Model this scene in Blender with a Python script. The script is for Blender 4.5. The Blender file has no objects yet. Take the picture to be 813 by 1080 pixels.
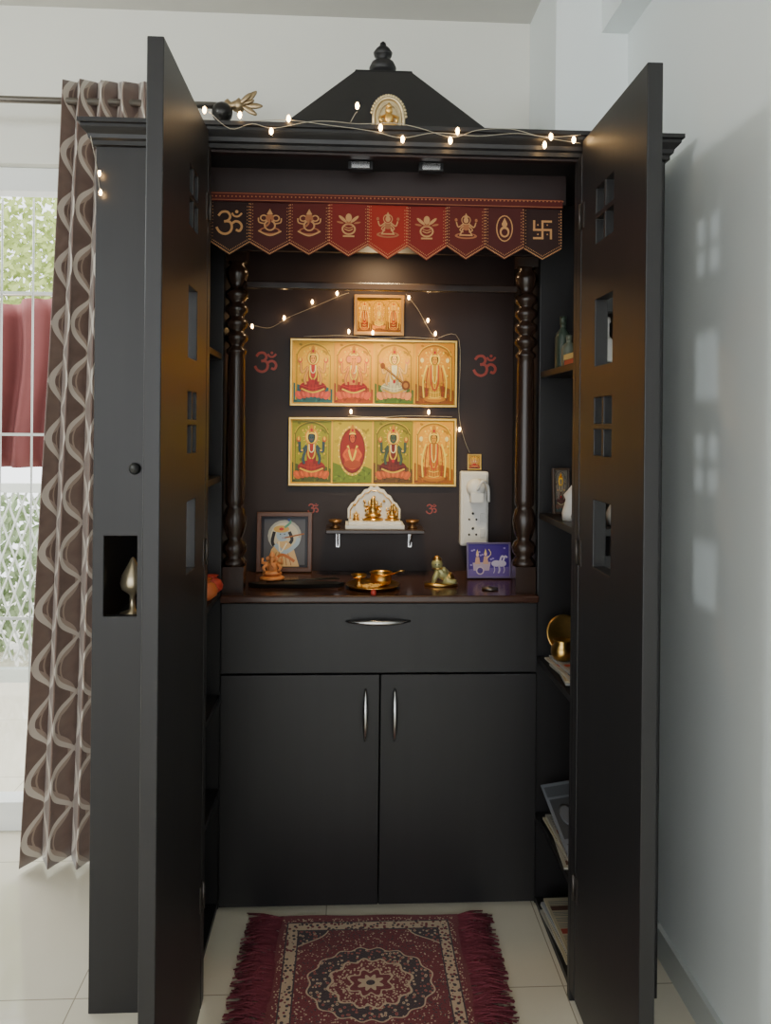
import bpy, math, random
from mathutils import Vector, Matrix
import bmesh
random.seed(7)
SC=bpy.context.scene
def sr(r,g,b):
    f=lambda c:(c/255/12.92 if c/255<=.04045 else ((c/255+.055)/1.055)**2.4)
    return (f(r),f(g),f(b),1.0)

# ---------------------------------------------------------------- shader DSL
class E:
    def __init__(s,nt,k): s.nt=nt; s.k=k
    def _o(s,op,b=None,c=None,rev=False):
        n=s.nt.nodes.new('ShaderNodeMath'); n.operation=op
        L=[s,b,c] if not rev else [b,s,c]
        for i,v in enumerate(L):
            if v is None: continue
            if isinstance(v,E): s.nt.links.new(v.k,n.inputs[i])
            else: n.inputs[i].default_value=float(v)
        return E(s.nt,n.outputs[0])
    def __add__(s,b): return s._o('ADD',b)
    __radd__=__add__
    def __sub__(s,b): return s._o('SUBTRACT',b)
    def __rsub__(s,b): return s._o('SUBTRACT',b,rev=True)
    def __mul__(s,b): return s._o('MULTIPLY',b)
    __rmul__=__mul__
    def __truediv__(s,b): return s._o('DIVIDE',b)
    def lt(s,b): return s._o('LESS_THAN',b)
    def gt(s,b): return s._o('GREATER_THAN',b)
    def abs(s): return s._o('ABSOLUTE')
    def sin(s): return s._o('SINE')
    def cos(s): return s._o('COSINE')
    def sqrt(s): return s._o('SQRT')
    def wrap(s,w): return s._o('FLOORED_MODULO',w)
    def max(s,b): return s._o('MAXIMUM',b)
    def min(s,b): return s._o('MINIMUM',b)
    def atan2(s,b): return s._o('ARCTAN2',b)
def newmat(name):
    m=bpy.data.materials.new(name); m.use_nodes=True
    return m,m.node_tree,m.node_tree.nodes['Principled BSDF']
def coords(nt,which='Object',scale=None):
    t=nt.nodes.new('ShaderNodeTexCoord'); o=t.outputs[which]
    if scale is not None:
        mp=nt.nodes.new('ShaderNodeMapping'); mp.inputs['Scale'].default_value=scale
        nt.links.new(o,mp.inputs['Vector']); o=mp.outputs[0]
    return o
def sep(nt,v):
    n=nt.nodes.new('ShaderNodeSeparateXYZ'); nt.links.new(v,n.inputs[0])
    return [E(nt,o) for o in n.outputs]
def noise(nt,v,scale,detail=3):
    n=nt.nodes.new('ShaderNodeTexNoise'); n.inputs['Scale'].default_value=scale; n.inputs['Detail'].default_value=detail
    nt.links.new(v,n.inputs['Vector']); return E(nt,n.outputs[0])
def voro(nt,v,scale,out=0,feat='F1'):
    n=nt.nodes.new('ShaderNodeTexVoronoi'); n.inputs['Scale'].default_value=scale; n.feature=feat
    nt.links.new(v,n.inputs['Vector']); return n.outputs[out]
def mix(nt,f,a,b):
    n=nt.nodes.new('ShaderNodeMix'); n.data_type='RGBA'
    if isinstance(f,E): nt.links.new(f.k,n.inputs[0])
    else: n.inputs[0].default_value=f
    for s,i in ((a,6),(b,7)):
        if isinstance(s,tuple): n.inputs[i].default_value=s
        else: nt.links.new(s,n.inputs[i])
    return n.outputs[2]
def pbr(name,col,rough=.5,metal=0,var=0,vscale=(6,6,6),bump=0,emit=None,estr=0,sub=None,spec=None,coat=0):
    m,nt,b=newmat(name)
    b.inputs['Base Color'].default_value=col
    b.inputs['Roughness'].default_value=rough; b.inputs['Metallic'].default_value=metal
    if spec is not None: b.inputs['Specular IOR Level'].default_value=spec
    if coat: b.inputs['Coat Weight'].default_value=coat
    if var or bump:
        v=coords(nt,'Object',vscale); n=noise(nt,v,1.0,4)
        if var:
            a=tuple(max(0,c*(1-var)) for c in col[:3])+(1,); c2=tuple(min(1,c*(1+var)) for c in col[:3])+(1,)
            nt.links.new(mix(nt,n,a,c2),b.inputs['Base Color'])
        if bump:
            bn=nt.nodes.new('ShaderNodeBump'); bn.inputs['Strength'].default_value=bump; bn.inputs['Distance'].default_value=.002
            nt.links.new(n.k,bn.inputs['Height']); nt.links.new(bn.outputs[0],b.inputs['Normal'])
    if emit: b.inputs['Emission Color'].default_value=emit; b.inputs['Emission Strength'].default_value=estr
    return m
def artmat(name,rough=.4,metal=0,spec=.5):
    m,nt,b=newmat(name); a=nt.nodes.new('ShaderNodeAttribute'); a.attribute_name='Col'
    nt.links.new(a.outputs['Color'],b.inputs['Base Color']); b.inputs['Roughness'].default_value=rough; b.inputs['Metallic'].default_value=metal
    b.inputs['Specular IOR Level'].default_value=spec
    return m

WOOD=pbr('black_wood',(.0135,.0125,.0135,1),.42,var=.3,vscale=(22,22,1.6),bump=.12,spec=.42)
WOODB=pbr('brown_back_panel',(.024,.0130,.012,1),.5,var=.3,vscale=(10,10,2),bump=.1,spec=.4)
WOODP=pbr('pillar_wood',(.030,.016,.011,1),.25,var=.3,vscale=(10,10,4))
COUNTER=pbr('countertop_wood',(.055,.024,.016,1),.2,var=.35,vscale=(3,20,20))
CHROME=pbr('brushed_steel',(.62,.62,.62,1),.25,1)
BRASS=pbr('brass',(.72,.45,.14,1),.28,1,var=.2,vscale=(60,60,60))
GOLDF=pbr('gilt_frame',(.75,.48,.12,1),.32,.85,var=.2,vscale=(50,50,50))
BRONZE=pbr('antique_bronze',(.22,.20,.18,1),.35,.85)
BRONZEL=pbr('bronze_leaf',(.45,.33,.19,1),.35,.85)
MARBLE=pbr('white_marble',(.74,.72,.68,1),.3,var=.06,vscale=(30,30,30))
PLASTIC=pbr('white_plastic',(.74,.73,.70,1),.35)
DARKP=pbr('black_plastic',(.01,.01,.01,1),.4)
WIRE=pbr('pale_wire',(.40,.36,.28,1),.5)
BULB=pbr('warm_bulb',(1,.8,.5,1),.4,emit=(1,.60,.24,1),estr=38)
RED=pbr('red_paint',(.42,.04,.025,1),.5)
ORANGE=pbr('orange_clay',(.5,.13,.04,1),.5,var=.3,vscale=(30,30,30))
HING=pbr('dark_hinge',(.08,.07,.065,1),.4,.8)
ART=artmat('printed_picture',.25,0,.2)
CLOTHART=artmat('printed_cloth',.8,0,.3)
PAPER=artmat('printed_paper',.7)

# ---------------------------------------------------------------- mesh builder
def catmull(P,n=6,closed=False):
    P=[Vector(p) for p in P]; out=[]; N=len(P)
    rng=range(N if closed else N-1)
    for i in rng:
        if closed: p0,p1,p2,p3=P[(i-1)%N],P[i],P[(i+1)%N],P[(i+2)%N]
        else: p0,p1,p2,p3=P[max(i-1,0)],P[i],P[i+1],P[min(i+2,N-1)]
        for k in range(n):
            t=k/n
            out.append(.5*((2*p1)+(p2-p0)*t+(2*p0-5*p1+4*p2-p3)*t*t+(3*p1-p0-3*p2+p3)*t**3))
    if not closed: out.append(P[-1])
    return out
class MB:
    def __init__(s,xf=None): s.v=[];s.f=[];s.m=[];s.c=[];s.s=[];s.xf=xf;s.uv=None
    def add(s,vs,fs,m=0,col=None,smooth=False):
        o=len(s.v)
        for p in vs:
            p=Vector(p)
            if s.xf is not None: p=s.xf@p
            s.v.append(p)
        for f in fs:
            s.f.append([i+o for i in f]); s.m.append(m); s.c.append(col or (1,1,1,1)); s.s.append(smooth)
    def box(s,x0,x1,y0,y1,z0,z1,m=0,col=None,rot=None,piv=None):
        vs=[Vector(p) for p in ((x0,y0,z0),(x1,y0,z0),(x1,y1,z0),(x0,y1,z0),(x0,y0,z1),(x1,y0,z1),(x1,y1,z1),(x0,y1,z1))]
        if rot is not None:
            pv=Vector(piv) if piv else (vs[0]+vs[6])/2
            vs=[pv+rot@(v-pv) for v in vs]
        s.add(vs,[(0,3,2,1),(4,5,6,7),(0,1,5,4),(1,2,6,5),(2,3,7,6),(3,0,4,7)],m,col)
    def lathe(s,prof,c=(0,0,0),seg=24,m=0,col=None,rot=None,smooth=True,sy=1.0):
        c=Vector(c); vs=[]; fs=[]; n=len(prof)
        for r,z in prof:
            for k in range(seg):
                a=2*math.pi*k/seg; p=Vector((max(r,1e-5)*math.cos(a),max(r,1e-5)*sy*math.sin(a),z))
                if rot is not None: p=rot@p
                vs.append(c+p)
        for i in range(n-1):
            for k in range(seg):
                fs.append((i*seg+k,i*seg+(k+1)%seg,(i+1)*seg+(k+1)%seg,(i+1)*seg+k))
        if prof[0][0]>1e-4: fs.append(tuple(reversed(range(seg))))
        if prof[-1][0]>1e-4: fs.append(tuple(range((n-1)*seg,n*seg)))
        s.add(vs,fs,m,col,smooth)
    def ell(s,c,r,m=0,col=None,seg=16,rings=10,rot=None):
        if not hasattr(r,'__len__'): r=(r,r,r)
        c=Vector(c); vs=[];fs=[]
        for i in range(rings+1):
            t=math.pi*i/rings
            for k in range(seg):
                a=2*math.pi*k/seg
                p=Vector((r[0]*math.sin(t)*math.cos(a),r[1]*math.sin(t)*math.sin(a),-r[2]*math.cos(t)))
                if rot is not None: p=rot@p
                vs.append(c+p)
        for i in range(rings):
            for k in range(seg): fs.append((i*seg+k,i*seg+(k+1)%seg,(i+1)*seg+(k+1)%seg,(i+1)*seg+k))
        s.add(vs,fs,m,col,True)
    def tube(s,pts,r,seg=8,m=0,col=None,closed=False):
        pts=[Vector(p) for p in pts]; n=len(pts); vs=[];fs=[]
        up=None
        for i,p in enumerate(pts):
            if closed: t=(pts[(i+1)%n]-pts[i-1]).normalized()
            else: t=(pts[min(i+1,n-1)]-pts[max(i-1,0)]).normalized()
            if up is None:
                up=Vector((0,0,1)) if abs(t.z)<.9 else Vector((0,1,0))
            a=(up-t*up.dot(t)).normalized(); up=a; b=t.cross(a)
            rr=r[i] if hasattr(r,'__len__') else r
            for k in range(seg):
                th=2*math.pi*k/seg; vs.append(p+rr*(math.cos(th)*a+math.sin(th)*b))
        rng=n if closed else n-1
        for i in range(rng):
            j=(i+1)%n
            for k in range(seg): fs.append((i*seg+k,i*seg+(k+1)%seg,j*seg+(k+1)%seg,j*seg+k))
        if not closed: fs.append(tuple(reversed(range(seg)))); fs.append(tuple(range((n-1)*seg,n*seg)))
        s.add(vs,fs,m,col,True)
    def prism(s,P,y0,y1,m=0,col=None):
        n=len(P); vs=[(p[0],y0,p[1]) for p in P]+[(p[0],y1,p[1]) for p in P]
        fs=[tuple(range(n)),tuple(reversed(range(n,2*n)))]+[(i,(i+1)%n,n+(i+1)%n,n+i) for i in range(n)]
        s.add(vs,fs,m,col)
    def plate(s,axis,A,B,t0,t1,holes,m=0):
        A=sorted(set(A+[h[0] for h in holes]+[h[1] for h in holes])); Bz=sorted(set(B+[h[2] for h in holes]+[h[3] for h in holes]))
        def solid(i,j):
            if i<0 or j<0 or i>=len(A)-1 or j>=len(Bz)-1: return False
            a=(A[i]+A[i+1])/2; b=(Bz[j]+Bz[j+1])/2
            return not any(h[0]<a<h[1] and h[2]<b<h[3] for h in holes)
        idx={};vs=[];fs=[]
        def V(i,j,t):
            k=(i,j,t)
            if k not in idx:
                idx[k]=len(vs); T=(t0,t1)[t]
                vs.append((T,A[i],Bz[j]) if axis=='x' else (A[i],T,Bz[j]))
            return idx[k]
        for i in range(len(A)-1):
            for j in range(len(Bz)-1):
                if not solid(i,j): continue
                fs.append((V(i,j,0),V(i+1,j,0),V(i+1,j+1,0),V(i,j+1,0)))
                fs.append((V(i,j,1),V(i,j+1,1),V(i+1,j+1,1),V(i+1,j,1)))
                if not solid(i-1,j): fs.append((V(i,j,0),V(i,j+1,0),V(i,j+1,1),V(i,j,1)))
                if not solid(i+1,j): fs.append((V(i+1,j,0),V(i+1,j,1),V(i+1,j+1,1),V(i+1,j+1,0)))
                if not solid(i,j-1): fs.append((V(i,j,0),V(i,j,1),V(i+1,j,1),V(i+1,j,0)))
                if not solid(i,j+1): fs.append((V(i,j+1,0),V(i+1,j+1,0),V(i+1,j+1,1),V(i,j+1,1)))
        s.add(vs,fs,m)
    def make(s,name,mats,parent=None,label=None,cat=None,group=None,kind=None,bevel=0,recalc=True,thick=0):
        xs=[v.x for v in s.v];ys=[v.y for v in s.v];zs=[v.z for v in s.v]
        o=Vector(((min(xs)+max(xs))/2,(min(ys)+max(ys))/2,min(zs)))
        me=bpy.data.meshes.new(name); me.from_pydata([v-o for v in s.v],[],s.f)
        if not hasattr(mats,'__len__'): mats=[mats]
        for m in mats: me.materials.append(m)
        ca=me.color_attributes.new('Col','FLOAT_COLOR','CORNER')
        for p in me.polygons:
            p.material_index=s.m[p.index]; p.use_smooth=s.s[p.index]
            for li in p.loop_indices: ca.data[li].color=s.c[p.index]
        if s.uv:
            ul=me.uv_layers.new(name='UVMap')
            for l in me.loops: ul.data[l.index].uv=s.uv[l.vertex_index]
        if recalc:
            bm=bmesh.new(); bm.from_mesh(me); bmesh.ops.recalc_face_normals(bm,faces=bm.faces); bm.to_mesh(me); bm.free()
        ob=bpy.data.objects.new(name,me); SC.collection.objects.link(ob)
        ob.location=o-(wl(parent) if parent else Vector())
        if parent: ob.parent=parent
        if bevel:
            b=ob.modifiers.new('bevel','BEVEL'); b.width=bevel; b.segments=2; b.limit_method='ANGLE'; b.angle_limit=.6
        if thick:
            t=ob.modifiers.new('solid','SOLIDIFY'); t.thickness=thick
        tag(ob,label,cat,group,kind); return ob
def wl(o):
    v=Vector(o.location)
    while o.parent: o=o.parent; v+=Vector(o.location)
    return v
def tag(ob,label=None,cat=None,group=None,kind=None):
    if label: ob['label']=label
    if cat: ob['category']=cat
    if group: ob['group']=group
    if kind: ob['kind']=kind
def empty(name,loc,label,cat,group=None,parent=None):
    e=bpy.data.objects.new(name,None); e.empty_display_size=.05; SC.collection.objects.link(e)
    e.location=Vector(loc)-(wl(parent) if parent else Vector()); e.parent=parent
    tag(e,label,cat,group); return e
def clone(ob,delta):
    kids=[c for c in bpy.data.objects if c.parent==ob]
    n=ob.copy(); SC.collection.objects.link(n); n.location=Vector(ob.location)+Vector(delta)
    for k in kids:
        q=k.copy(); SC.collection.objects.link(q); q.parent=n
    return n
class Art(MB):
    def __init__(s,y,xf=None,step=.00025): super().__init__(xf); s.y=y; s.st=step; s.n=0
    def Y(s): s.n+=1; return s.y-s.n*s.st
    def poly(s,P,col,y=None): y=s.Y() if y is None else y; s.add([(p[0],y,p[1]) for p in P],[tuple(range(len(P)))],0,col)
    def rect(s,x0,x1,z0,z1,col): s.poly([(x0,z0),(x1,z0),(x1,z1),(x0,z1)],col)
    def el(s,cx,cz,rx,rz,col,rot=0,n=20,y=None):
        P=[]
        for k in range(n):
            a=2*math.pi*k/n; x=rx*math.cos(a); z=rz*math.sin(a)
            P.append((cx+x*math.cos(rot)-z*math.sin(rot),cz+x*math.sin(rot)+z*math.cos(rot)))
        s.poly(P,col,y)
    def stroke(s,P,w,col,smooth=True,closed=False):
        if smooth and len(P)>2: P=[(p.x,p.y) for p in catmull([(a,b,0) for a,b in P],5,closed)]
        if closed: P=P+[P[0]]
        y=s.Y(); n=len(P); vs=[];fs=[]
        for i in range(n):
            a=P[max(i-1,0)];b=P[min(i+1,n-1)]
            d=Vector((b[0]-a[0],b[1]-a[1])); d=d.normalized() if d.length>0 else Vector((1,0))
            ww=w[i*len(w)//n] if hasattr(w,'__len__') else w
            vs+= [(P[i][0]-d.y*ww/2,y,P[i][1]+d.x*ww/2),(P[i][0]+d.y*ww/2,y,P[i][1]-d.x*ww/2)]
        for i in range(n-1): fs.append((2*i,2*i+1,2*i+3,2*i+2))
        s.add(vs,fs,0,col)
def om(A,cx,cz,r,col,w=.2):
    T=lambda P:[(cx+x*r,cz+z*r) for x,z in P]
    A.stroke(T([(-.85,.5),(-.6,.78),(-.2,.8),(.02,.5),(-.1,.2),(-.42,.06)]),w*r,col)
    A.stroke(T([(-.42,.1),(0,.05),(.15,-.3),(.02,-.68),(-.35,-.85),(-.75,-.7),(-.98,-.35)]),w*r,col)
    A.stroke(T([(.1,-.12),(.4,.1),(.72,.02),(.88,-.28),(.72,-.6),(.45,-.52)]),w*r,col)
    A.stroke(T([(.15,.72),(.32,.5),(.62,.48),(.88,.72)]),w*r*.8,col)
    A.el(cx+.5*r,cz+.82*r,.12*r,.12*r,col)
C=lambda r,g,b: sr(r,g,b)
def sc(c,f): return tuple(min(1,x*f) for x in c[:3])+(1,)
def deity(A,x0,x1,z0,z1,bg,bg2,skin,robe,trim,seat,pose='sit'):
    W=x1-x0;H=z1-z0
    X=lambda u:x0+W*u
    Z=lambda w:z0+H*w
    PP=lambda L:[(X(u),Z(w)) for u,w in L]
    A.rect(x0,x1,z0,z1,bg)
    y=A.Y()
    for k in range(60):
        u=.06+.88*((k*.618)%1); w_=.26+.70*((k*.367+.1*math.sin(k*3))%1)
        A.el(X(u),Z(w_),W*.045,H*.02,sc(bg,[.55,1.2,.78,1.08][k%4]),rot=k*.9,n=8,y=y-.000003*(k%7))
    A.poly(PP([(0,0),(1,0),(1,.22),(.7,.3),(.3,.26),(0,.33)]),bg2)
    y=A.Y()
    for k in range(30):
        u=.05+.9*((k*.618)%1); w_=.03+.2*((k*.41)%1)
        A.el(X(u),Z(w_),W*.05,H*.013,sc(bg2,[.6,1.5,1.15][k%3]),rot=k*.5,n=8,y=y-.000003*(k%7))
    if pose!='oval':
        for u in(.07,.93): A.stroke(PP([(u,.05),(u,.78)]),W*.05,sc(bg,.5),False); A.stroke(PP([(u-.012,.05),(u-.012,.78)]),W*.012,trim,False)
        A.stroke(PP([(.07,.78),(.2,.9),(.5,.965),(.8,.9),(.93,.78)]),W*.045,sc(bg,.5)); A.stroke(PP([(.07,.8),(.2,.92),(.5,.985),(.8,.92),(.93,.8)]),W*.012,trim)
    A.el(X(.5),Z(.6),W*.34,H*.29,sc(bg,1.12))
    for k in range(14):
        a=k/14*math.pi*2; A.el(X(.5+.36*math.cos(a)),Z(.6+.31*math.sin(a)),W*.022,H*.018,trim,n=8)
    if pose!='oval':
        for k in range(16):
            a=k/16*math.pi*2; A.stroke([(X(.5),Z(.74)),(X(.5+.23*math.cos(a)),Z(.74+.18*math.sin(a)))],W*.01,C(250,215,80),False)
        A.el(X(.5),Z(.74),W*.17,H*.135,C(225,150,20)); A.el(X(.5),Z(.74),W*.14,H*.11,C(250,215,75))
    if pose in('sit','elephant','veena'):
        for k in range(7):
            u=.14+k*.12; q=(3-k)*.2; A.el(X(u),Z(.13+.03*math.cos((k-3)*.6)),W*.085,H*.075,seat if k%2 else sc(seat,1.3),rot=q,n=12); A.el(X(u),Z(.14),W*.03,H*.045,sc(seat,1.6),rot=q,n=10)
        A.el(X(.5),Z(.27),W*.33,H*.09,robe)
        A.el(X(.26),Z(.25),W*.11,H*.06,sc(robe,.7)); A.el(X(.74),Z(.25),W*.11,H*.06,sc(robe,.7))
        for k in range(6): A.stroke(PP([(.3+k*.08,.34),(.27+k*.09,.2)]),W*.012,sc(robe,.45),False)
        A.stroke(PP([(.2,.23),(.5,.17),(.8,.23)]),H*.025,trim); A.stroke(PP([(.18,.29),(.5,.24),(.82,.29)]),H*.012,sc(robe,1.4))
        A.poly(PP([(.39,.3),(.61,.3),(.63,.58),(.57,.63),(.43,.63),(.37,.58)]),skin if pose=='elephant' else robe)
        A.poly(PP([(.54,.3),(.61,.3),(.63,.58),(.58,.62)]),sc(skin if pose=='elephant' else robe,.6))
        for sgn in(-1,1):
            A.stroke(PP([(.5+.12*sgn,.6),(.5+.28*sgn,.5),(.5+.31*sgn,.66)]),W*.07,sc(skin,.45)); A.stroke(PP([(.5+.12*sgn,.6),(.5+.28*sgn,.5),(.5+.31*sgn,.66)]),W*.048,skin)
            A.stroke(PP([(.5+.12*sgn,.57),(.5+.21*sgn,.4),(.5+.18*sgn,.3)]),W*.07,sc(skin,.45)); A.stroke(PP([(.5+.12*sgn,.57),(.5+.21*sgn,.4),(.5+.18*sgn,.3)]),W*.048,skin)
            A.el(X(.5+.33*sgn),Z(.7),W*.055,H*.045,seat); A.el(X(.5+.33*sgn),Z(.71),W*.03,H*.03,trim); A.el(X(.5+.24*sgn),Z(.52),W*.03,H*.015,C(240,190,60))
        A.stroke(PP([(.42,.62),(.42,.45),(.5,.38),(.58,.45),(.58,.62)]),W*.045,sc(trim,.5)); A.stroke(PP([(.42,.62),(.42,.45),(.5,.38),(.58,.45),(.58,.62)]),W*.025,trim); A.stroke(PP([(.44,.62),(.45,.52),(.5,.49),(.55,.52),(.56,.62)]),W*.02,C(240,235,190))
        A.el(X(.5),Z(.36),W*.035,H*.03,C(190,30,30))
    elif pose=='stand':
        A.el(X(.5),Z(.08),W*.28,H*.055,seat); A.el(X(.5),Z(.1),W*.22,H*.03,sc(seat,1.4))
        A.poly(PP([(.33,.08),(.67,.08),(.60,.5),(.40,.5)]),robe)
        for u in(.36,.43,.5,.57,.64): A.stroke(PP([(u,.1),(.5+(u-.5)*.7,.48)]),W*.018,sc(robe,.45),False)
        for w_ in(.12,.2,.28): A.stroke(PP([(.34+w_*.15,w_),(.5,w_-.02),(.66-w_*.15,w_)]),H*.01,trim)
        A.poly(PP([(.38,.46),(.62,.46),(.64,.62),(.57,.66),(.43,.66),(.36,.62)]),sc(robe,.7))
        for sgn in(-1,1):
            A.stroke(PP([(.5+.14*sgn,.62),(.5+.26*sgn,.5),(.5+.18*sgn,.4)]),W*.06,skin)
            A.stroke(PP([(.5+.15*sgn,.6),(.5+.29*sgn,.58),(.5+.32*sgn,.68)]),W*.05,skin); A.el(X(.5+.33*sgn),Z(.72),W*.045,H*.04,C(245,225,140))
            A.stroke(PP([(.5+.2*sgn,.64),(.5+.3*sgn,.4),(.5+.28*sgn,.1)]),W*.04,trim); A.stroke(PP([(.5+.17*sgn,.6),(.5+.22*sgn,.35),(.5+.2*sgn,.12)]),W*.022,C(170,50,20))
        A.stroke(PP([(.41,.64),(.41,.35),(.5,.22),(.59,.35),(.59,.64)]),W*.045,C(205,85,20)); A.stroke(PP([(.44,.64),(.45,.42),(.5,.34),(.55,.42),(.56,.64)]),W*.022,C(250,230,120))
    elif pose=='oval':
        A.el(X(.5),Z(.52),W*.37,H*.41,C(225,180,40)); A.el(X(.5),Z(.52),W*.33,H*.37,C(120,40,20)); A.el(X(.5),Z(.52),W*.30,H*.34,robe)
        for k in range(24):
            a=k/24*math.pi*2; A.el(X(.5+.35*math.cos(a)),Z(.52+.39*math.sin(a)),W*.015,H*.012,C(255,235,120),n=6)
        A.el(X(.5),Z(.38),W*.2,H*.17,skin); A.el(X(.5),Z(.3),W*.22,H*.07,sc(skin,.7)); A.stroke(PP([(.38,.6),(.5,.36),(.62,.6)]),W*.05,trim)
        for sgn in(-1,1): A.stroke(PP([(.5+.1*sgn,.56),(.5+.22*sgn,.45),(.5+.12*sgn,.36)]),W*.06,sc(skin,1.2))
    hz=.73
    if pose=='elephant':
        for u in(.38,.62): A.el(X(u),Z(.72),W*.09,H*.07,sc(skin,.6)); A.el(X(u),Z(.72),W*.06,H*.05,C(235,140,90))
        A.el(X(.5),Z(.72),W*.10,H*.085,skin)
        A.stroke(PP([(.5,.7),(.48,.58),(.45,.5),(.52,.46)]),[W*.08,W*.065,W*.05],sc(skin,.45)); A.stroke(PP([(.5,.7),(.48,.58),(.45,.5),(.52,.46)]),[W*.06,W*.045,W*.03],skin)
    else:
        A.el(X(.5),Z(hz),W*.09,H*.088,C(30,20,15)); A.el(X(.5),Z(hz-.01),W*.067,H*.072,skin)
    for u in(.47,.53): A.el(X(u),Z(hz),W*.014,H*.009,C(20,10,10),n=6)
    if pose!='elephant': A.stroke(PP([(.48,hz-.04),(.52,hz-.04)]),H*.008,C(160,20,20),False)
    A.poly(PP([(.42,.785),(.58,.785),(.56,.85),(.52,.94),(.48,.94),(.44,.85)]),C(195,130,15)); A.stroke(PP([(.42,.785),(.5,.80),(.58,.785)]),H*.018,C(255,220,80)); A.el(X(.5),Z(.85),W*.03,H*.025,C(180,20,30),n=8)
    if pose=='veena':
        A.stroke(PP([(.2,.62),(.8,.3)]),W*.05,C(90,45,10),False); A.stroke(PP([(.2,.625),(.8,.305)]),W*.015,C(220,160,60),False); A.el(X(.8),Z(.3),W*.11,H*.08,C(130,70,15)); A.el(X(.8),Z(.3),W*.06,H*.045,C(200,130,40)); A.el(X(.2),Z(.62),W*.06,H*.05,C(130,70,15))

# ================================================================ SETTING
WALL=pbr('wall_paint',(.80,.79,.72,1),.6,var=.03,vscale=(2,2,2))
WALLR=pbr('wall_paint_side',(.83,.875,.87,1),.5,var=.03,vscale=(2,2,2))
CEIL=pbr('ceiling_paint',(.66,.645,.60,1),.8,var=.02,vscale=(1,1,1))
m,nt,b=newmat('vitrified_tile'); v=coords(nt,'Object'); x,y,z=sep(nt,v)
fx=(x+.11).wrap(.6); fy=(y+.2).wrap(.6)
g=fx.lt(.003).max(fy.lt(.003)); n=noise(nt,v,3,4)
nt.links.new(mix(nt,g,mix(nt,n,C(212,203,182),C(230,223,206)),C(165,155,135)),b.inputs['Base Color'])
b.inputs['Roughness'].default_value=.06
TILE=m
f=MB(); f.box(-3.4,.92,-4.5,5,-.05,0); f.make('floor',TILE,kind='structure')
c=MB(); c.box(-3.4,.92,-4.5,.95,2.8,2.85); c.make('ceiling',CEIL,kind='structure')
w=MB(); w.plate('y',[-3.4,.92],[0,2.8],.80,.95,[(-2.7,-.92,-.0,2.27)]); w.make('wall_back',WALL,kind='structure')
XR=.742
w=MB(); w.box(XR,.92,-4.5,.80,0,2.8); w.make('wall_right',WALLR,kind='structure')
w=MB(); w.box(-3.5,-3.4,-4.5,.95,0,2.8); w.make('wall_left',WALL,kind='structure')
w=MB(); w.box(.52,XR,.46,.80,0,2.8); w.make('wall_column',WALLR,kind='structure')
w=MB(); w.box(.66,XR,-4.5,.46,2.6,2.8); w.make('trim_1',WALLR,kind='structure')
w=MB(); w.box(XR-.012,XR,-4.5,.46,0,.08); w.make('baseboard_right',pbr('skirting',(.55,.58,.56,1),.35),kind='structure')
FR=pbr('window_frame_white',(.85,.87,.85,1),.4)
w=MB(); 
w.box(-2.7,-.92,.84,.92,2.19,2.27); w.box(-2.7,-.92,.84,.92,0,.10)
for xx in(-2.7,-1.82,-.98): w.box(xx,xx+.06,.84,.92,.10,2.19)
win=w.make('window_1',FR,kind='structure',bevel=.003)
w=MB()
for i in range(16): w.tube([(-2.62+i*.108,.93,.10),(-2.62+i*.108,.93,2.19)],.0035,6)
for zz in(.7,1.35,1.85): w.box(-2.64,-.98,.927,.933,zz,zz+.010)
w.make('window_grille',pbr('grille_metal',(.66,.68,.65,1),.5,.2),parent=win)
w=MB()
for xx in [i*.07 for i in range(40)]:
    w.box(-3.4+xx,-3.392+xx,2.395,2.405,.08,1.05,rot=Matrix.Rotation(.35,3,'Y'))
    w.box(-3.4+xx,-3.392+xx,2.405,2.415,.08,1.05,rot=Matrix.Rotation(-.35,3,'Y'))
w.box(-3.4,.0,2.38,2.43,1.02,1.07); w.box(-3.4,.0,2.38,2.43,0,.07)
w.make('balcony_railing',pbr('railing_grey',(.55,.58,.54,1),.5),label='pale lattice balcony railing outside the glass door',cat='railing')
w=MB(); NX=60
for i in range(NX+1):
    s_=i/NX; 
    for j in range(13):
        t=j/12; w.v.append(Vector((-2.05+s_*.70+.015*math.sin(t*5),1.45+.045*math.sin(s_*34+t),1.93-.72*t-.05*math.sin(s_*math.pi)*(1-t))))
for i in range(NX):
    for j in range(12):
        a=i*13+j; w.f.append([a,a+1,a+14,a+13]); w.m.append(0); w.c.append((1,1,1,1)); w.s.append(True)
cl=w.make('hanging_cloth',pbr('faded_maroon_cloth',(.17,.045,.045,1),.8,var=.15,vscale=(8,8,8)),label='faded maroon cloth hung to dry on a line outside',cat='cloth',thick=.003)
w=MB(); w.tube([(-3.3,1.45,1.95),(-1.6,1.45,1.93),(0,1.45,1.95)],.004,6); w.make('clothesline',WIRE,label='thin clothesline strung across the balcony',cat='rope')
w=MB()
w.tube([(-2.4,4.4,0),(-2.45,4.4,1.2),(-2.3,4.4,2.4)],[.09,.07,.05],10)
tree=w.make('tree',pbr('bark',(.3,.25,.2,1),.9),label='leafy green tree beyond the balcony',cat='tree')
w=MB()
for i in range(5200):
    a=random.random()*6.28; r=random.random()**.5; p=Vector((-2.4+1.3*r*math.cos(a),4.4+.4*math.sin(a)*r,2.50+.72*(random.random()*2-1)*math.sqrt(max(0,1-r*r*.7))))
    d=Vector((random.uniform(-1,1),random.uniform(-.5,.5),random.uniform(-1,1))).normalized()*.04; e=d.cross(Vector((0,1,.3))).normalized()*.018
    w.add([p-d,p+e,p+d,p-e],[(0,1,2,3)])
w.make('foliage',pbr('leaves',(.34,.42,.11,1),.6,var=.3,vscale=(4,4,4)),parent=tree,kind='stuff')
w=MB()
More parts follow.
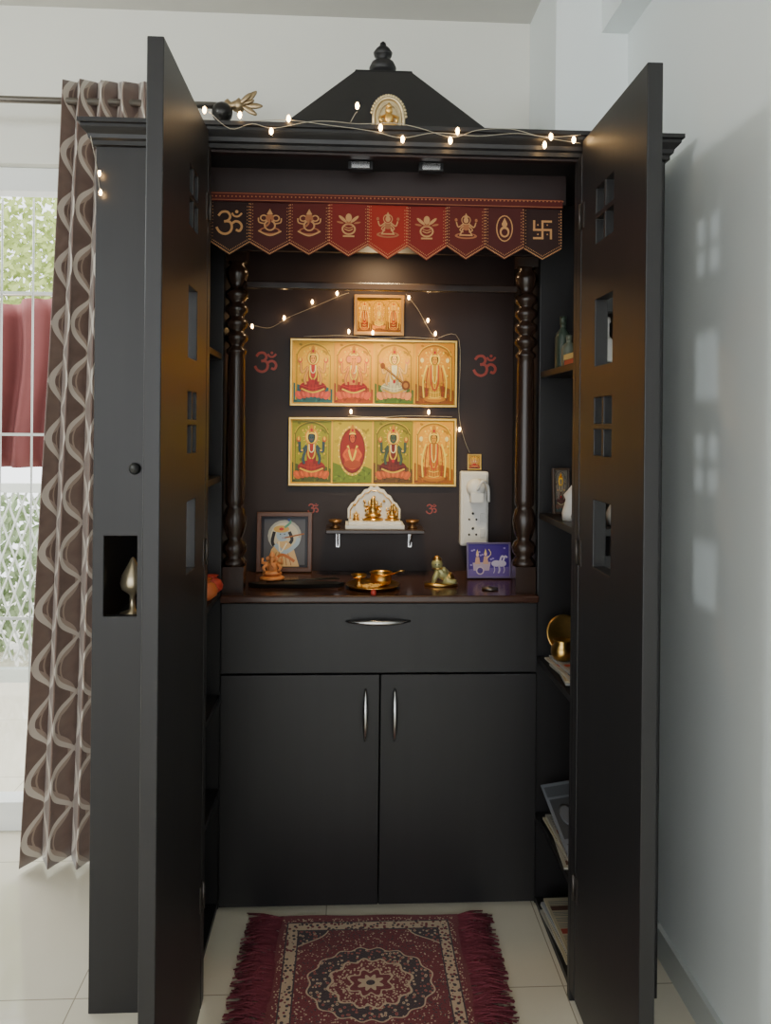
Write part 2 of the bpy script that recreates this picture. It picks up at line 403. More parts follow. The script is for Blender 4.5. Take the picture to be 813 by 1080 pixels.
for i in range(2600):
    p=Vector((random.uniform(-3.3,-.9),random.uniform(2.75,3.15),random.uniform(.03,.95)))
    d=Vector((random.uniform(-1,1),random.uniform(-.5,.5),random.uniform(-1,1))).normalized()*.05; e=d.cross(Vector((0,1,.3))).normalized()*.02
    w.add([p-d,p+e,p+d,p-e],[(0,1,2,3)])
for i in range(8): w.tube([(-3.2+i*.3,2.95,0),(-3.15+i*.3,2.95,.8)],.012,6)
w.make('hedge',pbr('hedge_leaves',(.28,.36,.20,1),.7,var=.3,vscale=(4,4,4)),label='pale green hedge growing behind the balcony railing',cat='hedge',kind='stuff')

# ================================================================ CURTAIN + ROD
m,nt,b=newmat('curtain_fabric'); tc=nt.nodes.new('ShaderNodeTexCoord'); u,vv,_=sep(nt,tc.outputs['UV'])
Wc=.11;P=.36
def band(off,amp,w,ph,cw=Wc):
    uu=(u+off).wrap(cw)-cw/2
    s_=((vv*(2*math.pi/P)+ph).sin())*amp
    return (uu-s_).abs().lt(w)
b1=band(0,.047,.0062,0); b2=band(0,.047,.0062,math.pi)
b3=band(Wc/2,.047,.0050,math.pi/2); b4=band(Wc/2,.047,.0050,-math.pi/2)
b5=band(0,.032,.0016,0); b6=band(0,.032,.0016,math.pi)
nn=noise(nt,tc.outputs['UV'],40,3)
base=mix(nt,nn,C(98,78,70),C(122,100,90))
c_=mix(nt,b5.max(b6),base,C(160,140,125)); c_=mix(nt,b3.max(b4),c_,C(160,142,128)); c_=mix(nt,b1.max(b2),c_,C(204,194,182))
nt.links.new(c_,b.inputs['Base Color']); b.inputs['Roughness'].default_value=.42; b.inputs['Sheen Weight'].default_value=.3
CURT=m
w=MB(); NS=160; NZ=60; w.uv=[]
for i in range(NS+1):
    s_=i/NS
    for j in range(NZ+1):
        t=j/NZ; z=2.475-2.46*t
        xl=-.995-.105*t; xr=-.735
        amp=.034+.008*t
        ph=s_*4*2*math.pi+.35*math.sin(t*4+s_*3)-.8
        X=xl+(xr-xl)*(s_+.014*math.sin(ph*2))
        w.v.append(Vector((X,.62+amp*math.sin(ph)+.004*math.sin(9*t+s_*20),z+(0.010*math.sin(ph) if j==0 else 0))))
        w.uv.append((s_*.50,z))
for i in range(NS):
    for j in range(NZ):
        a=i*(NZ+1)+j; w.f.append([a,a+1,a+NZ+2,a+NZ+1]); w.m.append(0); w.c.append((1,1,1,1)); w.s.append(True)
w.make('curtain',CURT,label='brown curtain with interlaced silver oval swirls hung on the rod',cat='curtain',thick=.002)
rod=empty('curtain_rod',(-1.4,.62,2.41),'antique bronze curtain rod with a leaf finial above the window','curtain rod')
w=MB(); w.tube([(-2.9,.62,2.41),(-.50,.62,2.41)],.011,12); w.make('pole',BRONZE,parent=rod)
w=MB(); w.lathe([(.0,0),(.035,.0),(.035,.012),(.012,.02),(.012,.17),(.0,.17)],(-.505,.80,2.385),rot=Matrix.Rotation(math.pi/2,3,'X'),seg=20)
w.ell((-.505,.60,2.380),.033); w.tube([(-.505,.63,2.38),(-.505,.625,2.40)],.014,8); w.make('bracket',pbr('dark_bronze_ball',(.03,.028,.026,1),.3,.5),parent=rod)
w=MB(); w.lathe([(.0,0),(.016,.0),(.022,.01),(.012,.02),(.018,.035),(.026,.045),(.012,.06),(0,.065)],(-.5,.62,2.41),rot=Matrix.Rotation(math.pi/2,3,'Y'))
for k,(dx,dz,L) in enumerate(((.05,.05,.05),(.07,.0,.05),(.05,-.03,.045),(.03,.03,.04),(.085,.03,.035))):
    c0=Vector((-.45,.62,2.41)); d=Vector((dx,-.01*k,dz)).normalized(); r_=Matrix.Rotation(-math.atan2(d.z,d.x),3,'Y')
    w.ell(c0+d*L*.8,(L*.62,.005,L*.2),rot=r_,seg=10,rings=8)
w.make('finial',BRONZEL,parent=rod)

# ================================================================ CABINET
RX=.67
cab=empty('prayer_cabinet',(0,.38,0),'tall black wooden prayer cabinet with open doors and pyramid top','cabinet')
w=MB()
w.box(-.70,-.678,.022,.40,0,2.083); w.box(RX-.022,RX,.022,.40,0,2.083)
w.box(-.678,-.46,.385,.40,0,2.05); w.box(.46,RX-.022,.385,.40,0,2.05)
for sx in(-1,1):
    a,b_=sorted((sx*.482,sx*.46)); w.box(a,b_,.40,.76,0,2.083)
w.box(-.678,RX-.022,.022,.40,2.05,2.083); w.box(-.46,.46,.40,.76,1.99,2.083)
w.box(-.46,.46,.40,.76,.0,.03)
w.box(-.46,.46,.752,.765,.03,1.99)
w.make('body',WOOD,parent=cab,bevel=.002)
w=MB(); w.box(-.459,.459,.742,.7515,.91,1.985); w.make('back_panel',WOODB,parent=cab)
w=MB(); w.plate('y',[-.70,-.46],[0,2.083],0,.022,[(-.673,-.596,.94,1.13)]); w.box(-.46,-.43,-.035,.0,.03,2.05)
w.make('side_panel',WOOD,parent=cab,bevel=.002)
DX0,DX1=.452,.482
w=MB(); w.plate('y',[DX0,RX],[0,2.083],0,.022,[(.512,.60,1.825,1.955),(.512,.60,1.53,1.68),(.512,.60,1.335,1.465),(.512,.60,1.085,1.235)]); w.box(DX0,DX1,-.035,.0,.03,2.05)
w.make('side_panel',WOOD,parent=cab,bevel=.002)
w=MB(); w.box(-.46,DX0,0,.022,2.045,2.083); w.box(-.46,.46,.125,.145,1.975,2.05); w.box(-.46,.46,.385,.40,1.90,2.05); w.make('header',WOODB,parent=cab)
prof=[(0,2.050),(.008,2.052),(.008,2.062),(.014,2.066),(.016,2.075),(.024,2.083),(.028,2.088),(.028,2.095),(.034,2.097),(.034,2.107),(0,2.107)]
w=MB(); n=len(prof); vs=[]
for k in range(4):
    for d,z in prof:
        vs.append([(-.70-d,.42,z),(-.70-d,-d-.001,z),(RX+d,-d-.001,z),(RX+d,.42,z)][k])
fs=[(k*n+i,k*n+(i+1)%n,(k+1)*n+(i+1)%n,(k+1)*n+i) for k in range(3) for i in range(n)]+[tuple(range(n)),tuple(range(3*n,4*n))]
w.add(vs,fs); w.box(-.70,RX,.0,.42,2.083,2.107); w.box(-.48,.48,.42,.76,2.083,2.107)
w.make('cornice',WOOD,parent=cab)
w=MB(); CX=-.008
rings=[(.325,.285,2.108),(.325,.285,2.122),(.316,.277,2.124),(.082,.074,2.398),(.080,.072,2.404)]
vs=[];fs=[]
for hx,hy,z in rings:
    vs+=[(CX-hx,.40-hy,z),(CX+hx,.40-hy,z),(CX+hx,.40+hy,z),(CX-hx,.40+hy,z)]
for i in range(len(rings)-1):
    for k in range(4): fs.append((i*4+k,i*4+(k+1)%4,i*4+4+(k+1)%4,i*4+4+k))
nr=len(rings)*4
fs+=[(3,2,1,0),(nr-4,nr-3,nr-2,nr-1)]
w.add(vs,fs); roof=w.make('roof',WOOD,parent=cab)
w=MB(); w.lathe([(r*1.08,2.404+(z-2.445)*1.15) for r,z in [(0,2.445),(.034,2.445),(.034,2.450),(.02,2.455),(.018,2.459),(.032,2.466),(.037,2.478),(.030,2.492),(.015,2.498),(.013,2.502),(.023,2.508),(.026,2.517),(.018,2.528),(.009,2.535),(.008,2.542),(0,2.548)]],(CX,.4,0)); w.make('finial',WOOD,parent=roof)
def bigdoor(x0,x1,y0,y1,hy0,hy1,HZ):
    w=MB(); holes=[]
    for z0,z1,cross in HZ:
        if cross:
            my=(hy0+hy1)/2; mz=(z0+z1)/2; t=.006
            holes+=[(hy0,my-t,z0,mz-t),(my+t,hy1,z0,mz-t),(hy0,my-t,mz+t,z1),(my+t,hy1,mz+t,z1)]
        else: holes.append((hy0,hy1,z0,z1))
    w.plate('x',[y0,y1],[.03,2.08],x0,x1,holes)
    return w.make('door',WOOD,parent=cab,bevel=.002)
HZ=[(1.81,1.935,1),(1.535,1.685,0),(1.335,1.465,1),(1.085,1.235,0)]
dl=bigdoor(-.46,-.43,-.475,-.04,-.245,-.155,HZ)
dr=bigdoor(DX0,DX1,-.44,-.04,-.26,-.145,HZ)
for d,xx in((dl,-.43),(dr,DX0)):
    s_=1 if xx<0 else -1
    for zz in(.3,1.1,1.9):
        w=MB(); w.tube([(xx+s_*.004,-.037,zz-.03),(xx+s_*.004,-.037,zz+.03)],.004,10); a,b_=sorted((xx,xx+s_*.002)); w.box(a,b_,-.06,-.037,zz-.03,zz+.03)
        w.make('hinge',HING,parent=d)
w=MB(); w.lathe([(0,0),(.012,.0),(.014,.004),(.010,.01),(0,.012)],(-.602,-.0,1.29),rot=Matrix.Rotation(math.pi/2,3,'X')); w.make('lock',DARKP,parent=cab)
def shelf(x0,x1,zz):
    w=MB(); w.box(x0,x1,.024,.384,zz-.018,zz); w.make('shelf',WOOD,parent=cab,bevel=.0015)
for zz in(.27,.726,1.147,1.56,.02): shelf(.462,RX-.023,zz)
for zz in(.35,.62,.92,1.25,1.60,.02): shelf(-.677,-.462,zz)
w=MB(); w.box(-.46,-.44,.385,.75,.03,.885); w.box(.44,.46,.385,.75,.03,.885); w.box(-.44,.44,.385,.75,.84,.885); w.make('cupboard_body',WOOD,parent=cab)
w=MB(); w.box(-.4585,.4585,.352,.741,.889,.910); w.make('countertop',COUNTER,parent=cab,bevel=.005)
w=MB(); w.box(-.456,.456,.366,.384,.685,.886); dw=w.make('drawer',WOOD,parent=cab,bevel=.002)
def barhandle(p0,p1,name,par):
    p0=Vector(p0);p1=Vector(p1);w=MB();pts=[];rs=[]
    for i in range(17):
        t=i/16; b_=math.sin(math.pi*t); pts.append(p0.lerp(p1,t)+Vector((0,-.022*b_**.6,0))); rs.append(.003+.005*b_)
    w.tube(pts,rs,10); w.make(name,CHROME,parent=par,label='slim bowed steel handle')
barhandle((-.10,.365,.835),(.085,.365,.835),'handle',dw)
w=MB(); w.box(-.456,-.0015,.366,.384,.018,.680); d1=w.make('cupboard_door',WOOD,parent=cab,bevel=.002)
w=MB(); w.box(.0015,.456,.366,.384,.018,.680); d2=w.make('cupboard_door',WOOD,parent=cab,bevel=.002)
barhandle((-.042,.365,.49),(-.042,.365,.64),'handle',d1); barhandle((.042,.365,.49),(.042,.365,.64),'handle',d2)
pp=[(.0,.985),(.034,.985),(.036,.995),(.030,1.005),(.024,1.012),(.034,1.025),(.036,1.04),(.03,1.055),(.02,1.062),(.026,1.075),(.033,1.10),(.035,1.125),(.028,1.15),(.022,1.158),(.028,1.166),(.029,1.18),(.0285,1.3),(.0255,1.58),(.024,1.60),(.03,1.607),(.03,1.615),(.02,1.625)]
for k in range(4):
    z=1.632+k*.042; pp+=[(.022,z),(.032,z+.010),(.034,z+.019),(.032,z+.028),(.022,z+.036)]
pp+=[(.018,1.80),(.026,1.815),(.033,1.835),(.033,1.85),(.02,1.865),(.028,1.872),(.0,1.872)]
for sx in(-1,1):
    w=MB(); w.lathe(pp,(sx*.428,.425,0),seg=28); w.box(sx*.428-.03,sx*.428+.03,.395,.455,.910,.985); w.box(sx*.428-.03,sx*.428+.03,.402,.455,1.872,1.985)
    w.make('pillar',WOODP,parent=cab,label='turned wooden pillar with stacked rings')
w=MB(); w.box(-.40,.40,.415,.44,1.797,1.818); w.make('rail',WOODP,parent=cab,bevel=.003)
for xx in(-.075,.10):
    w=MB(); w.box(xx-.03,xx+.03,.05,.075,2.03,2.0495); w.box(xx-.022,xx+.022,.044,.05,2.031,2.047,1); w.make('magnetic_catch',[DARKP,CHROME],parent=cab,label='steel magnetic door catch')
w=MB(); w.lathe([(0,1.972),(.05,1.972),(.055,1.98),(.055,1.9895),(0,1.9895)],(0,.56,0)); w.make('niche_lamp',[pbr('lamp_glow',(1,.9,.7,1),.5,emit=(1,.72,.42,1),estr=4)],parent=cab,label='small round warm ceiling lamp')

# ================================================================ TORAN
tor=empty('door_valance',(0,.11,1.82),'maroon and gold cloth valance with pointed pennants across the opening','valance')
GD=C(190,140,92);GD2=C(160,100,66)
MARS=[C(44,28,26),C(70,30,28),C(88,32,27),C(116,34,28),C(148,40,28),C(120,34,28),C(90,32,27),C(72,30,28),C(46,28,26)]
x0=-.452;x1=.446;NP=9;pw=(x1-x0)/NP
def motif(A,k,cx,cz,r,MAR):
    if k==0: om(A,cx,cz,r,GD,.17)
    elif k==8:
        w=.16*r; q=r*.72
        A.stroke([(cx-q,cz),(cx+q,cz)],w,GD,False);A.stroke([(cx,cz-q),(cx,cz+q)],w,GD,False)
        A.stroke([(cx,cz+q-w/2),(cx+q,cz+q-w/2)],w,GD,False);A.stroke([(cx-q,cz-q+w/2),(cx,cz-q+w/2)],w,GD,False)
        A.stroke([(cx-q+w/2,cz),(cx-q+w/2,cz+q)],w,GD,False);A.stroke([(cx+q-w/2,cz-q),(cx+q-w/2,cz)],w,GD,False)
        for a,b_ in((-.36,.36),(.36,.36),(-.36,-.36),(.36,-.36)): A.el(cx+a*r,cz+b_*r,.06*r,.06*r,GD,n=8)
    elif k in(1,2):
        A.el(cx,cz-.5*r,.75*r,.28*r,GD2);A.el(cx,cz-.48*r,.6*r,.18*r,MAR);A.stroke([(cx-.8*r,cz-.5*r),(cx,cz-.82*r),(cx+.8*r,cz-.5*r)],.1*r,GD)
        A.el(cx,cz-.1*r,.42*r,.4*r,GD);A.el(cx,cz-.12*r,.3*r,.28*r,MAR)
        for q in(-1,1): A.el(cx+q*.42*r,cz+.4*r,.28*r,.24*r,GD);A.el(cx+q*.42*r,cz+.4*r,.18*r,.15*r,MAR);A.stroke([(cx+q*.4*r,cz),(cx+q*.75*r,cz+.1*r),(cx+q*.8*r,cz+.4*r)],.09*r,GD)
        A.el(cx,cz+.4*r,.28*r,.28*r,GD2);A.stroke([(cx,cz+.4*r),(cx-.05*r,cz),(cx-.28*r,cz-.2*r)],.15*r,GD2);A.stroke([(cx+.08*r,cz+.3*r),(cx+.04*r,cz),(cx-.18*r,cz-.28*r)],.05*r,MAR);A.poly([(cx-.22*r,cz+.65*r),(cx+.22*r,cz+.65*r),(cx,cz+1.05*r)],GD)
    elif k in(3,5):
        A.el(cx,cz-.3*r,.5*r,.42*r,GD);A.el(cx,cz-.3*r,.38*r,.3*r,MAR);A.rect(cx-.22*r,cx+.22*r,cz+.05*r,cz+.2*r,GD2);A.el(cx,cz+.5*r,.22*r,.3*r,GD)
        for s_ in(-1,1): A.el(cx+s_*.42*r,cz+.4*r,.36*r,.11*r,GD,rot=s_*.7);A.el(cx+s_*.6*r,cz+.15*r,.25*r,.07*r,GD2,rot=s_*.2)
        A.stroke([(cx-.3*r,cz-.3*r),(cx,cz-.42*r),(cx+.3*r,cz-.3*r)],.07*r,GD);A.stroke([(cx-.3*r,cz-.15*r),(cx,cz-.25*r),(cx+.3*r,cz-.15*r)],.05*r,GD); A.rect(cx-.4*r,cx+.4*r,cz-.88*r,cz-.76*r,GD)
    elif k==4 or k==6:
        A.el(cx,cz-.6*r,.8*r,.22*r,GD2);A.el(cx,cz-.58*r,.62*r,.13*r,MAR);A.poly([(cx-.5*r,cz-.6*r),(cx+.5*r,cz-.6*r),(cx+.25*r,cz-.05*r),(cx-.25*r,cz-.05*r)],GD);A.poly([(cx-.35*r,cz-.5*r),(cx+.35*r,cz-.5*r),(cx+.15*r,cz-.12*r),(cx-.15*r,cz-.12*r)],MAR);A.el(cx,cz+.1*r,.27*r,.32*r,GD2)
        A.el(cx,cz+.52*r,.34*r,.34*r,GD);A.el(cx,cz+.52*r,.28*r,.28*r,MAR);A.el(cx,cz+.5*r,.18*r,.2*r,GD);A.poly([(cx-.16*r,cz+.68*r),(cx+.16*r,cz+.68*r),(cx,cz+1.02*r)],GD)
        for q in(-1,1): A.stroke([(cx+q*.2*r,cz+.25*r),(cx+q*.55*r,cz),(cx+q*.7*r,cz+.35*r)],.09*r,GD);A.stroke([(cx+q*.2*r,cz+.1*r),(cx+q*.45*r,cz-.2*r),(cx+q*.2*r,cz-.35*r)],.08*r,GD);A.el(cx+q*.72*r,cz+.5*r,.1*r,.12*r,GD2)
    else:
        A.el(cx,cz,.6*r,.95*r,GD);A.el(cx,cz,.52*r,.87*r,MAR);A.el(cx,cz-.25*r,.35*r,.4*r,GD);A.el(cx,cz-.28*r,.22*r,.25*r,MAR);A.el(cx,cz+.3*r,.2*r,.2*r,GD);A.poly([(cx-.15*r,cz+.45*r),(cx+.15*r,cz+.45*r),(cx,cz+.75*r)],GD)
for k in range(NP):
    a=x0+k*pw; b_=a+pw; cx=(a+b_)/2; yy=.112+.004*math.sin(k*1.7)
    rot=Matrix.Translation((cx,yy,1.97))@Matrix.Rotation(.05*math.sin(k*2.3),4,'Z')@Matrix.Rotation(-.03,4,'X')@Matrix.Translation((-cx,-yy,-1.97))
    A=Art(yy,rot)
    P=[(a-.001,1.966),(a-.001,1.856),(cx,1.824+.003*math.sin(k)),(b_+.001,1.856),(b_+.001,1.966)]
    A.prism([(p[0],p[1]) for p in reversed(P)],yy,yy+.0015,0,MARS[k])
    I=lambda f:[(cx+(p[0]-cx)*f,1.90+(p[1]-1.90)*f) for p in P]
    for ff,rr in((.95,.0017),(.85,.0012)):
        J=I(ff); y=A.Y()
        for i in range(4):
            nn_=14 if ff>.9 else 11
            for t in range(nn_):
                A.el(J[i][0]+(J[i+1][0]-J[i][0])*t/nn_,J[i][1]+(J[i+1][1]-J[i][1])*t/nn_,rr,rr,GD,n=6,y=y)
    motif(A,k,cx,1.906,.036 if k not in(0,8) else .034,MARS[k])
    A.make('pennant',CLOTHART,parent=tor,recalc=False)
A=Art(.105); A.prism([(x0,1.960),(x1,1.960),(x1,1.982),(x0,1.982)],.105,.123,0,C(84,32,30))
A.rect(x0,x1,1.9785,1.980,GD2);A.rect(x0,x1,1.962,1.9635,GD2)
for i in range(90): A.el(x0+.006+i*(x1-x0-.012)/89,1.971,.0022,.0022,GD2,n=6)
A.make('band',CLOTHART,parent=tor,recalc=False)

# ================================================================ FRAMED PICTURES
def framed(name,x0,x1,z0,z1,yb,tilt,draw,label,fmat=GOLDF,fw=.010,d=.014,artm=ART):
    pv=Vector(((x0+x1)/2,yb,z0)); xf=Matrix.Translation(pv)@Matrix.Rotation(-tilt,4,'X')@Matrix.Translation(-pv)
    e=empty(name,pv,label,'picture')
    w=MB(xf); w.plate('y',[x0,x1],[z0,z1],yb-d,yb,[(x0+fw,x1-fw,z0+fw,z1-fw)]); w.box(x0+.002,x1-.002,yb-.003,yb,z0+.002,z1-.002)
    w.make('frame',fmat,parent=e,bevel=min(.0025,fw*.3))
    A=Art(yb-.004,xf,.00003); draw(A,x0+fw,x1-fw,z0+fw,z1-fw); A.make('print',artm,parent=e,recalc=False)
    return e
Yw=.741
def four(specs):
    def f(A,a,b_,c,d):
        A.rect(a,b_,c,d,C(235,180,40)); n=4; w=(b_-a)/n
        for k in range(n): deity(A,a+k*w+.003,a+(k+1)*w-.003,c+.003,d-.003,*specs[k])
    return f
S1=[(C(238,180,10),C(50,105,105),C(238,165,70),C(190,45,30),C(252,215,50),C(215,85,60),'sit'),
    (C(240,165,10),C(180,80,20),C(240,150,60),C(195,40,15),C(255,215,55),C(225,95,50),'elephant'),
    (C(228,165,15),C(90,120,35),C(240,185,100),C(235,222,170),C(228,175,35),C(230,140,80),'veena'),
    (C(215,145,8),C(145,80,5),C(215,150,30),C(240,180,25),C(252,220,70),C(195,125,15),'stand')]
S2=[(C(150,148,15),C(80,88,15),C(60,80,85),C(165,45,20),C(235,190,35),C(190,85,25),'sit'),
    (C(200,172,15),C(110,130,20),C(205,85,25),C(150,38,10),C(240,205,50),C(180,55,25),'oval'),
    (C(150,138,15),C(105,70,15),C(70,85,60),C(115,38,20),C(230,185,40),C(180,85,30),'sit'),
    (C(230,162,12),C(160,90,8),C(215,150,30),C(220,135,15),C(252,220,70),C(190,115,12),'stand')]
framed('framed_picture',-.294,.266,1.462,1.687,Yw,0,four(S1),'wide gilt framed print of four deities on yellow grounds',fw=.008)
framed('framed_picture',-.297,.266,1.195,1.424,Yw,0,four(S2),'wide gilt framed print of four deities on green and gold',fw=.008)
def d3(A,a,b_,c,d):
    A.rect(a,b_,c,d,C(190,135,25)); w=(b_-a)/3
    for k in range(3): deity(A,a+k*w,a+(k+1)*w,c+.004,d-.004,C(200,145,22),C(125,75,15),C(230,170,75),[C(165,75,15),C(230,185,40),C(150,65,20)][k],C(250,210,65),C(185,115,25),'stand' if k!=1 else 'sit')
framed('framed_picture',-.083,.085,1.700,1.836,Yw-.004,.02,d3,'small brass framed print of three deities standing above the others',pbr('copper_frame',(.40,.22,.07,1),.4,.5),.011)
def dk(A,a,b_,c,d):
    W=b_-a;H=d-c
    A.rect(a,b_,c,d,C(36,34,42)); A.rect(a+W*.06,b_-W*.06,c+H*.05,d-H*.05,C(84,84,92)); A.el(a+W*.5,c+H*.62,W*.36,H*.31,C(170,170,165)); A.el(a+W*.5,c+H*.62,W*.30,H*.26,C(205,198,180))
    A.stroke([(a+W*.28,c+H*.7),(a+W*.24,c+H*.5),(a+W*.3,c+H*.4)],W*.07,C(40,35,38));A.stroke([(a+W*.6,c+H*.7),(a+W*.66,c+H*.55),(a+W*.6,c+H*.45)],W*.07,C(40,35,38))
    A.el(a+W*.45,c+H*.64,W*.13,H*.13,C(165,185,205)); A.el(a+W*.43,c+H*.75,W*.17,H*.07,C(205,165,90)); A.el(a+W*.43,c+H*.75,W*.05,H*.03,C(190,60,50)); A.stroke([(a+W*.5,c+H*.78),(a+W*.62,c+H*.88),(a+W*.58,c+H*.95)],W*.05,C(90,150,130)); A.el(a+W*.59,c+H*.93,W*.03,H*.03,C(60,80,150))
    A.poly([(a+W*.12,c+H*.02),(a+W*.82,c+H*.02),(a+W*.68,c+H*.42),(a+W*.55,c+H*.52),(a+W*.35,c+H*.5),(a+W*.22,c+H*.35)],C(215,180,130))
    for k in range(5): A.stroke([(a+W*(.25+k*.1),c+H*.04),(a+W*(.33+k*.06),c+H*.3)],W*.015,C(150,90,60),False)
    A.stroke([(a+W*.3,c+H*.45),(a+W*.5,c+H*.3),(a+W*.75,c+H*.45),(a+W*.8,c+H*.58)],W*.09,C(165,185,205)); A.stroke([(a+W*.5,c+H*.58),(a+W*.92,c+H*.66)],W*.03,C(150,90,40),False)
    A.stroke([(a+W*.38,c+H*.5),(a+W*.42,c+H*.3),(a+W*.55,c+H*.48)],W*.03,C(235,225,200))
    A.stroke([(a+W*.25,c+H*.1),(a+W*.45,c+H*.25),(a+W*.72,c+H*.12)],W*.06,C(190,110,60))
    for q in(.41,.5): A.el(a+W*q,c+H*.65,W*.016,H*.010,C(10,10,10),n=6)
    A.stroke([(a+W*.44,c+H*.58),(a+W*.49,c+H*.58)],H*.01,C(180,60,60),False)
framed('framed_picture',-.397,-.215,.912,1.108,.71,.09,dk,'dark wood framed print of a flute playing deity on the counter',pbr('frame_brown',(.10,.04,.022,1),.35),.014)
def dp(A,a,b_,c,d):
    W=b_-a;H=d-c
    A.rect(a,b_,c,d,C(68,46,130)); A.poly([(a,c),(b_,c),(b_,c+H*.3),(a,c+H*.22)],C(105,85,150))
    for k in range(16): A.el(a+W*(.06+.88*((k*.618)%1)),c+H*(.35+.55*((k*.37)%1)),W*.03,H*.03,C(140,125,185),n=8)
    A.poly([(a+W*.12,c+H*.18),(a+W*.5,c+H*.18),(a+W*.55,c+H*.45),(a+W*.1,c+H*.42)],C(170,150,170)); A.el(a+W*.28,c+H*.18,W*.1,H*.13,C(185,165,180)); A.el(a+W*.28,c+H*.18,W*.07,H*.09,C(80,60,130))
    for u,w_ in((.22,.6),(.42,.62)):
        A.poly([(a+W*(u-.07),c+H*.38),(a+W*(u+.07),c+H*.38),(a+W*(u+.04),c+H*w_),(a+W*(u-.04),c+H*w_)],C(190,150,130)); A.el(a+W*u,c+H*(w_+.07),W*.035,H*.06,C(215,180,160)); A.poly([(a+W*(u-.03),c+H*(w_+.11)),(a+W*(u+.03),c+H*(w_+.11)),(a+W*u,c+H*(w_+.24))],C(220,190,110))
    A.stroke([(a+W*.45,c+H*.55),(a+W*.55,c+H*.7),(a+W*.5,c+H*.85)],W*.015,C(230,205,130))
    for q in(0,.13):
        A.el(a+W*(.68+q),c+H*.4,W*.12,H*.1,C(185,175,200)); A.stroke([(a+W*(.76+q*.6),c+H*.42),(a+W*(.82+q*.6),c+H*.62),(a+W*(.89+q*.5),c+H*.58)],W*.045,C(185,175,200))
        for l in(-.06,.05): A.stroke([(a+W*(.68+q+l),c+H*.35),(a+W*(.70+q+l),c+H*.2),(a+W*(.67+q+l),c+H*.1)],W*.022,C(175,165,190))
framed('framed_picture',.285,.428,.912,1.026,.60,.15,dp,'small purple and silver deity print in a thin frame',pbr('violet_frame',(.12,.09,.20,1),.35),.006,.008)
def ds(A,a,b_,c,d): deity(A,a,b_,c,d,C(190,140,50),C(90,70,60),C(210,150,110),C(180,60,50),C(240,210,120),C(150,70,50),'sit')
framed('framed_picture',.305,.352,1.252,1.305,Yw-.004,.05,ds,'tiny framed deity print resting above the socket board',GOLDF,.004,.006)
STK=artmat('sticker',.4)
for cx,cz,r in((-.375,1.607,.038),(.363,1.605,.040),(-.213,1.118,.018),(.185,1.118,.018)):
    A=Art(Yw); om(A,cx,cz,r,C(150,54,40),.22); A.make('om_sticker',STK,recalc=False,thick=.0006,label='red om symbol stuck on the dark back panel' if r>.03 else 'small red om symbol stuck on the back panel',cat='sticker')

# ================================================================ SMALL WALL SHELF & SHRINE
ws=empty('wall_shelf',(-.01,.74,1.03),'small dark wall shelf on two metal brackets','shelf')
w=MB(); w.box(-.168,.150,.60,.741,1.052,1.066); w.make('board',WOODP,parent=ws,bevel=.003)
for xx in(-.13,.112):
    w=MB(); w.box(xx-.006,xx+.006,.735,.741,.990,1.052); w.box(xx-.006,xx+.006,.66,.741,1.048,1.052)
    w.tube([(xx,.737,.995),(xx,.70,1.015),(xx,.665,1.048)],.003,6); w.make('bracket',CHROME,parent=ws)
sh=empty('tabletop_shrine',(-.01,.67,1.066),'white marble miniature shrine with arched back and gold trim','shrine')
w=MB(); w.box(-.105,.085,.62,.735,1.066,1.078); w.box(-.095,.075,.63,.735,1.078,1.088)
arch=[(-.098,1.088),(-.098,1.12)]+[( -.01-.088+.176*t, 1.120+.072*math.sin(math.pi*t)**1.1+(.006 if i%2 else 0)) for i,t in enumerate([k/16 for k in range(17)])]+[(.078,1.12),(.078,1.088)]
w.prism(arch,.715,.733); w.make('throne',MARBLE,parent=sh,bevel=.001)
w=MB(); w.tube([(p[0]*.9-.001,.713,1.088+(p[1]-1.088)*.88) for p in arch],.0022,6)
for t in range(5): w.ell((-.01+(t-2)*.033,.712,1.160-abs(t-2)*.013),.005,seg=8,rings=6)
w.make('gold_trim',BRASS,parent=sh)
def figurine(name,c,s,label,mat=BRASS,baby=False,cat='figurine'):
    w=MB(); x,y,z=c
    w.lathe([(0,0),(.9*s,0),(.95*s,.1*s),(.75*s,.22*s),(0,.24*s)],(x,y,z),seg=20)
    w.ell((x,y,z+.42*s),(.75*s,.5*s,.25*s)); w.ell((x,y+.05*s,z+.85*s),(.42*s,.34*s,.5*s)); w.ell((x,y-.02*s,z+1.45*s),(.27*s,.27*s,.28*s))
    w.lathe([(.26*s,0),(.22*s,.2*s),(.1*s,.4*s),(0,.5*s)],(x,y,z+1.6*s),seg=12)
    for q in(-1,1):
        w.tube([(x+q*.35*s,y,z+1.1*s),(x+q*.65*s,y-.1*s,z+.85*s),(x+q*.5*s,y-.35*s,z+.6*s)],[.14*s,.12*s,.11*s],8)
        w.tube([(x+q*.35*s,y+.05*s,z+1.15*s),(x+q*.75*s,y,z+1.2*s),(x+q*.7*s,y-.05*s,z+1.55*s)],[.13*s,.11*s,.1*s],8)
        w.ell((x+q*.3*s,y,z+1.5*s),(.18*s,.05*s,.2*s),seg=8,rings=6)
    w.tube([(x,y-.2*s,z+1.4*s),(x-.03*s,y-.35*s,z+1.15*s),(x+.12*s,y-.38*s,z+.9*s)],[.1*s,.08*s,.06*s],8)
    return w.make(name,mat,label=label,cat=cat)
figurine('deity_figurine',(-.015,.675,1.0885),.037,'seated brass elephant-headed deity figurine on the marble shrine')
figurine('deity_figurine',(-.070,.675,1.0885),.014,'tiny seated brass deity figurine on the marble shrine')
figurine('deity_figurine',(.048,.672,1.0885),.026,'small seated brass deity figurine on the marble shrine')
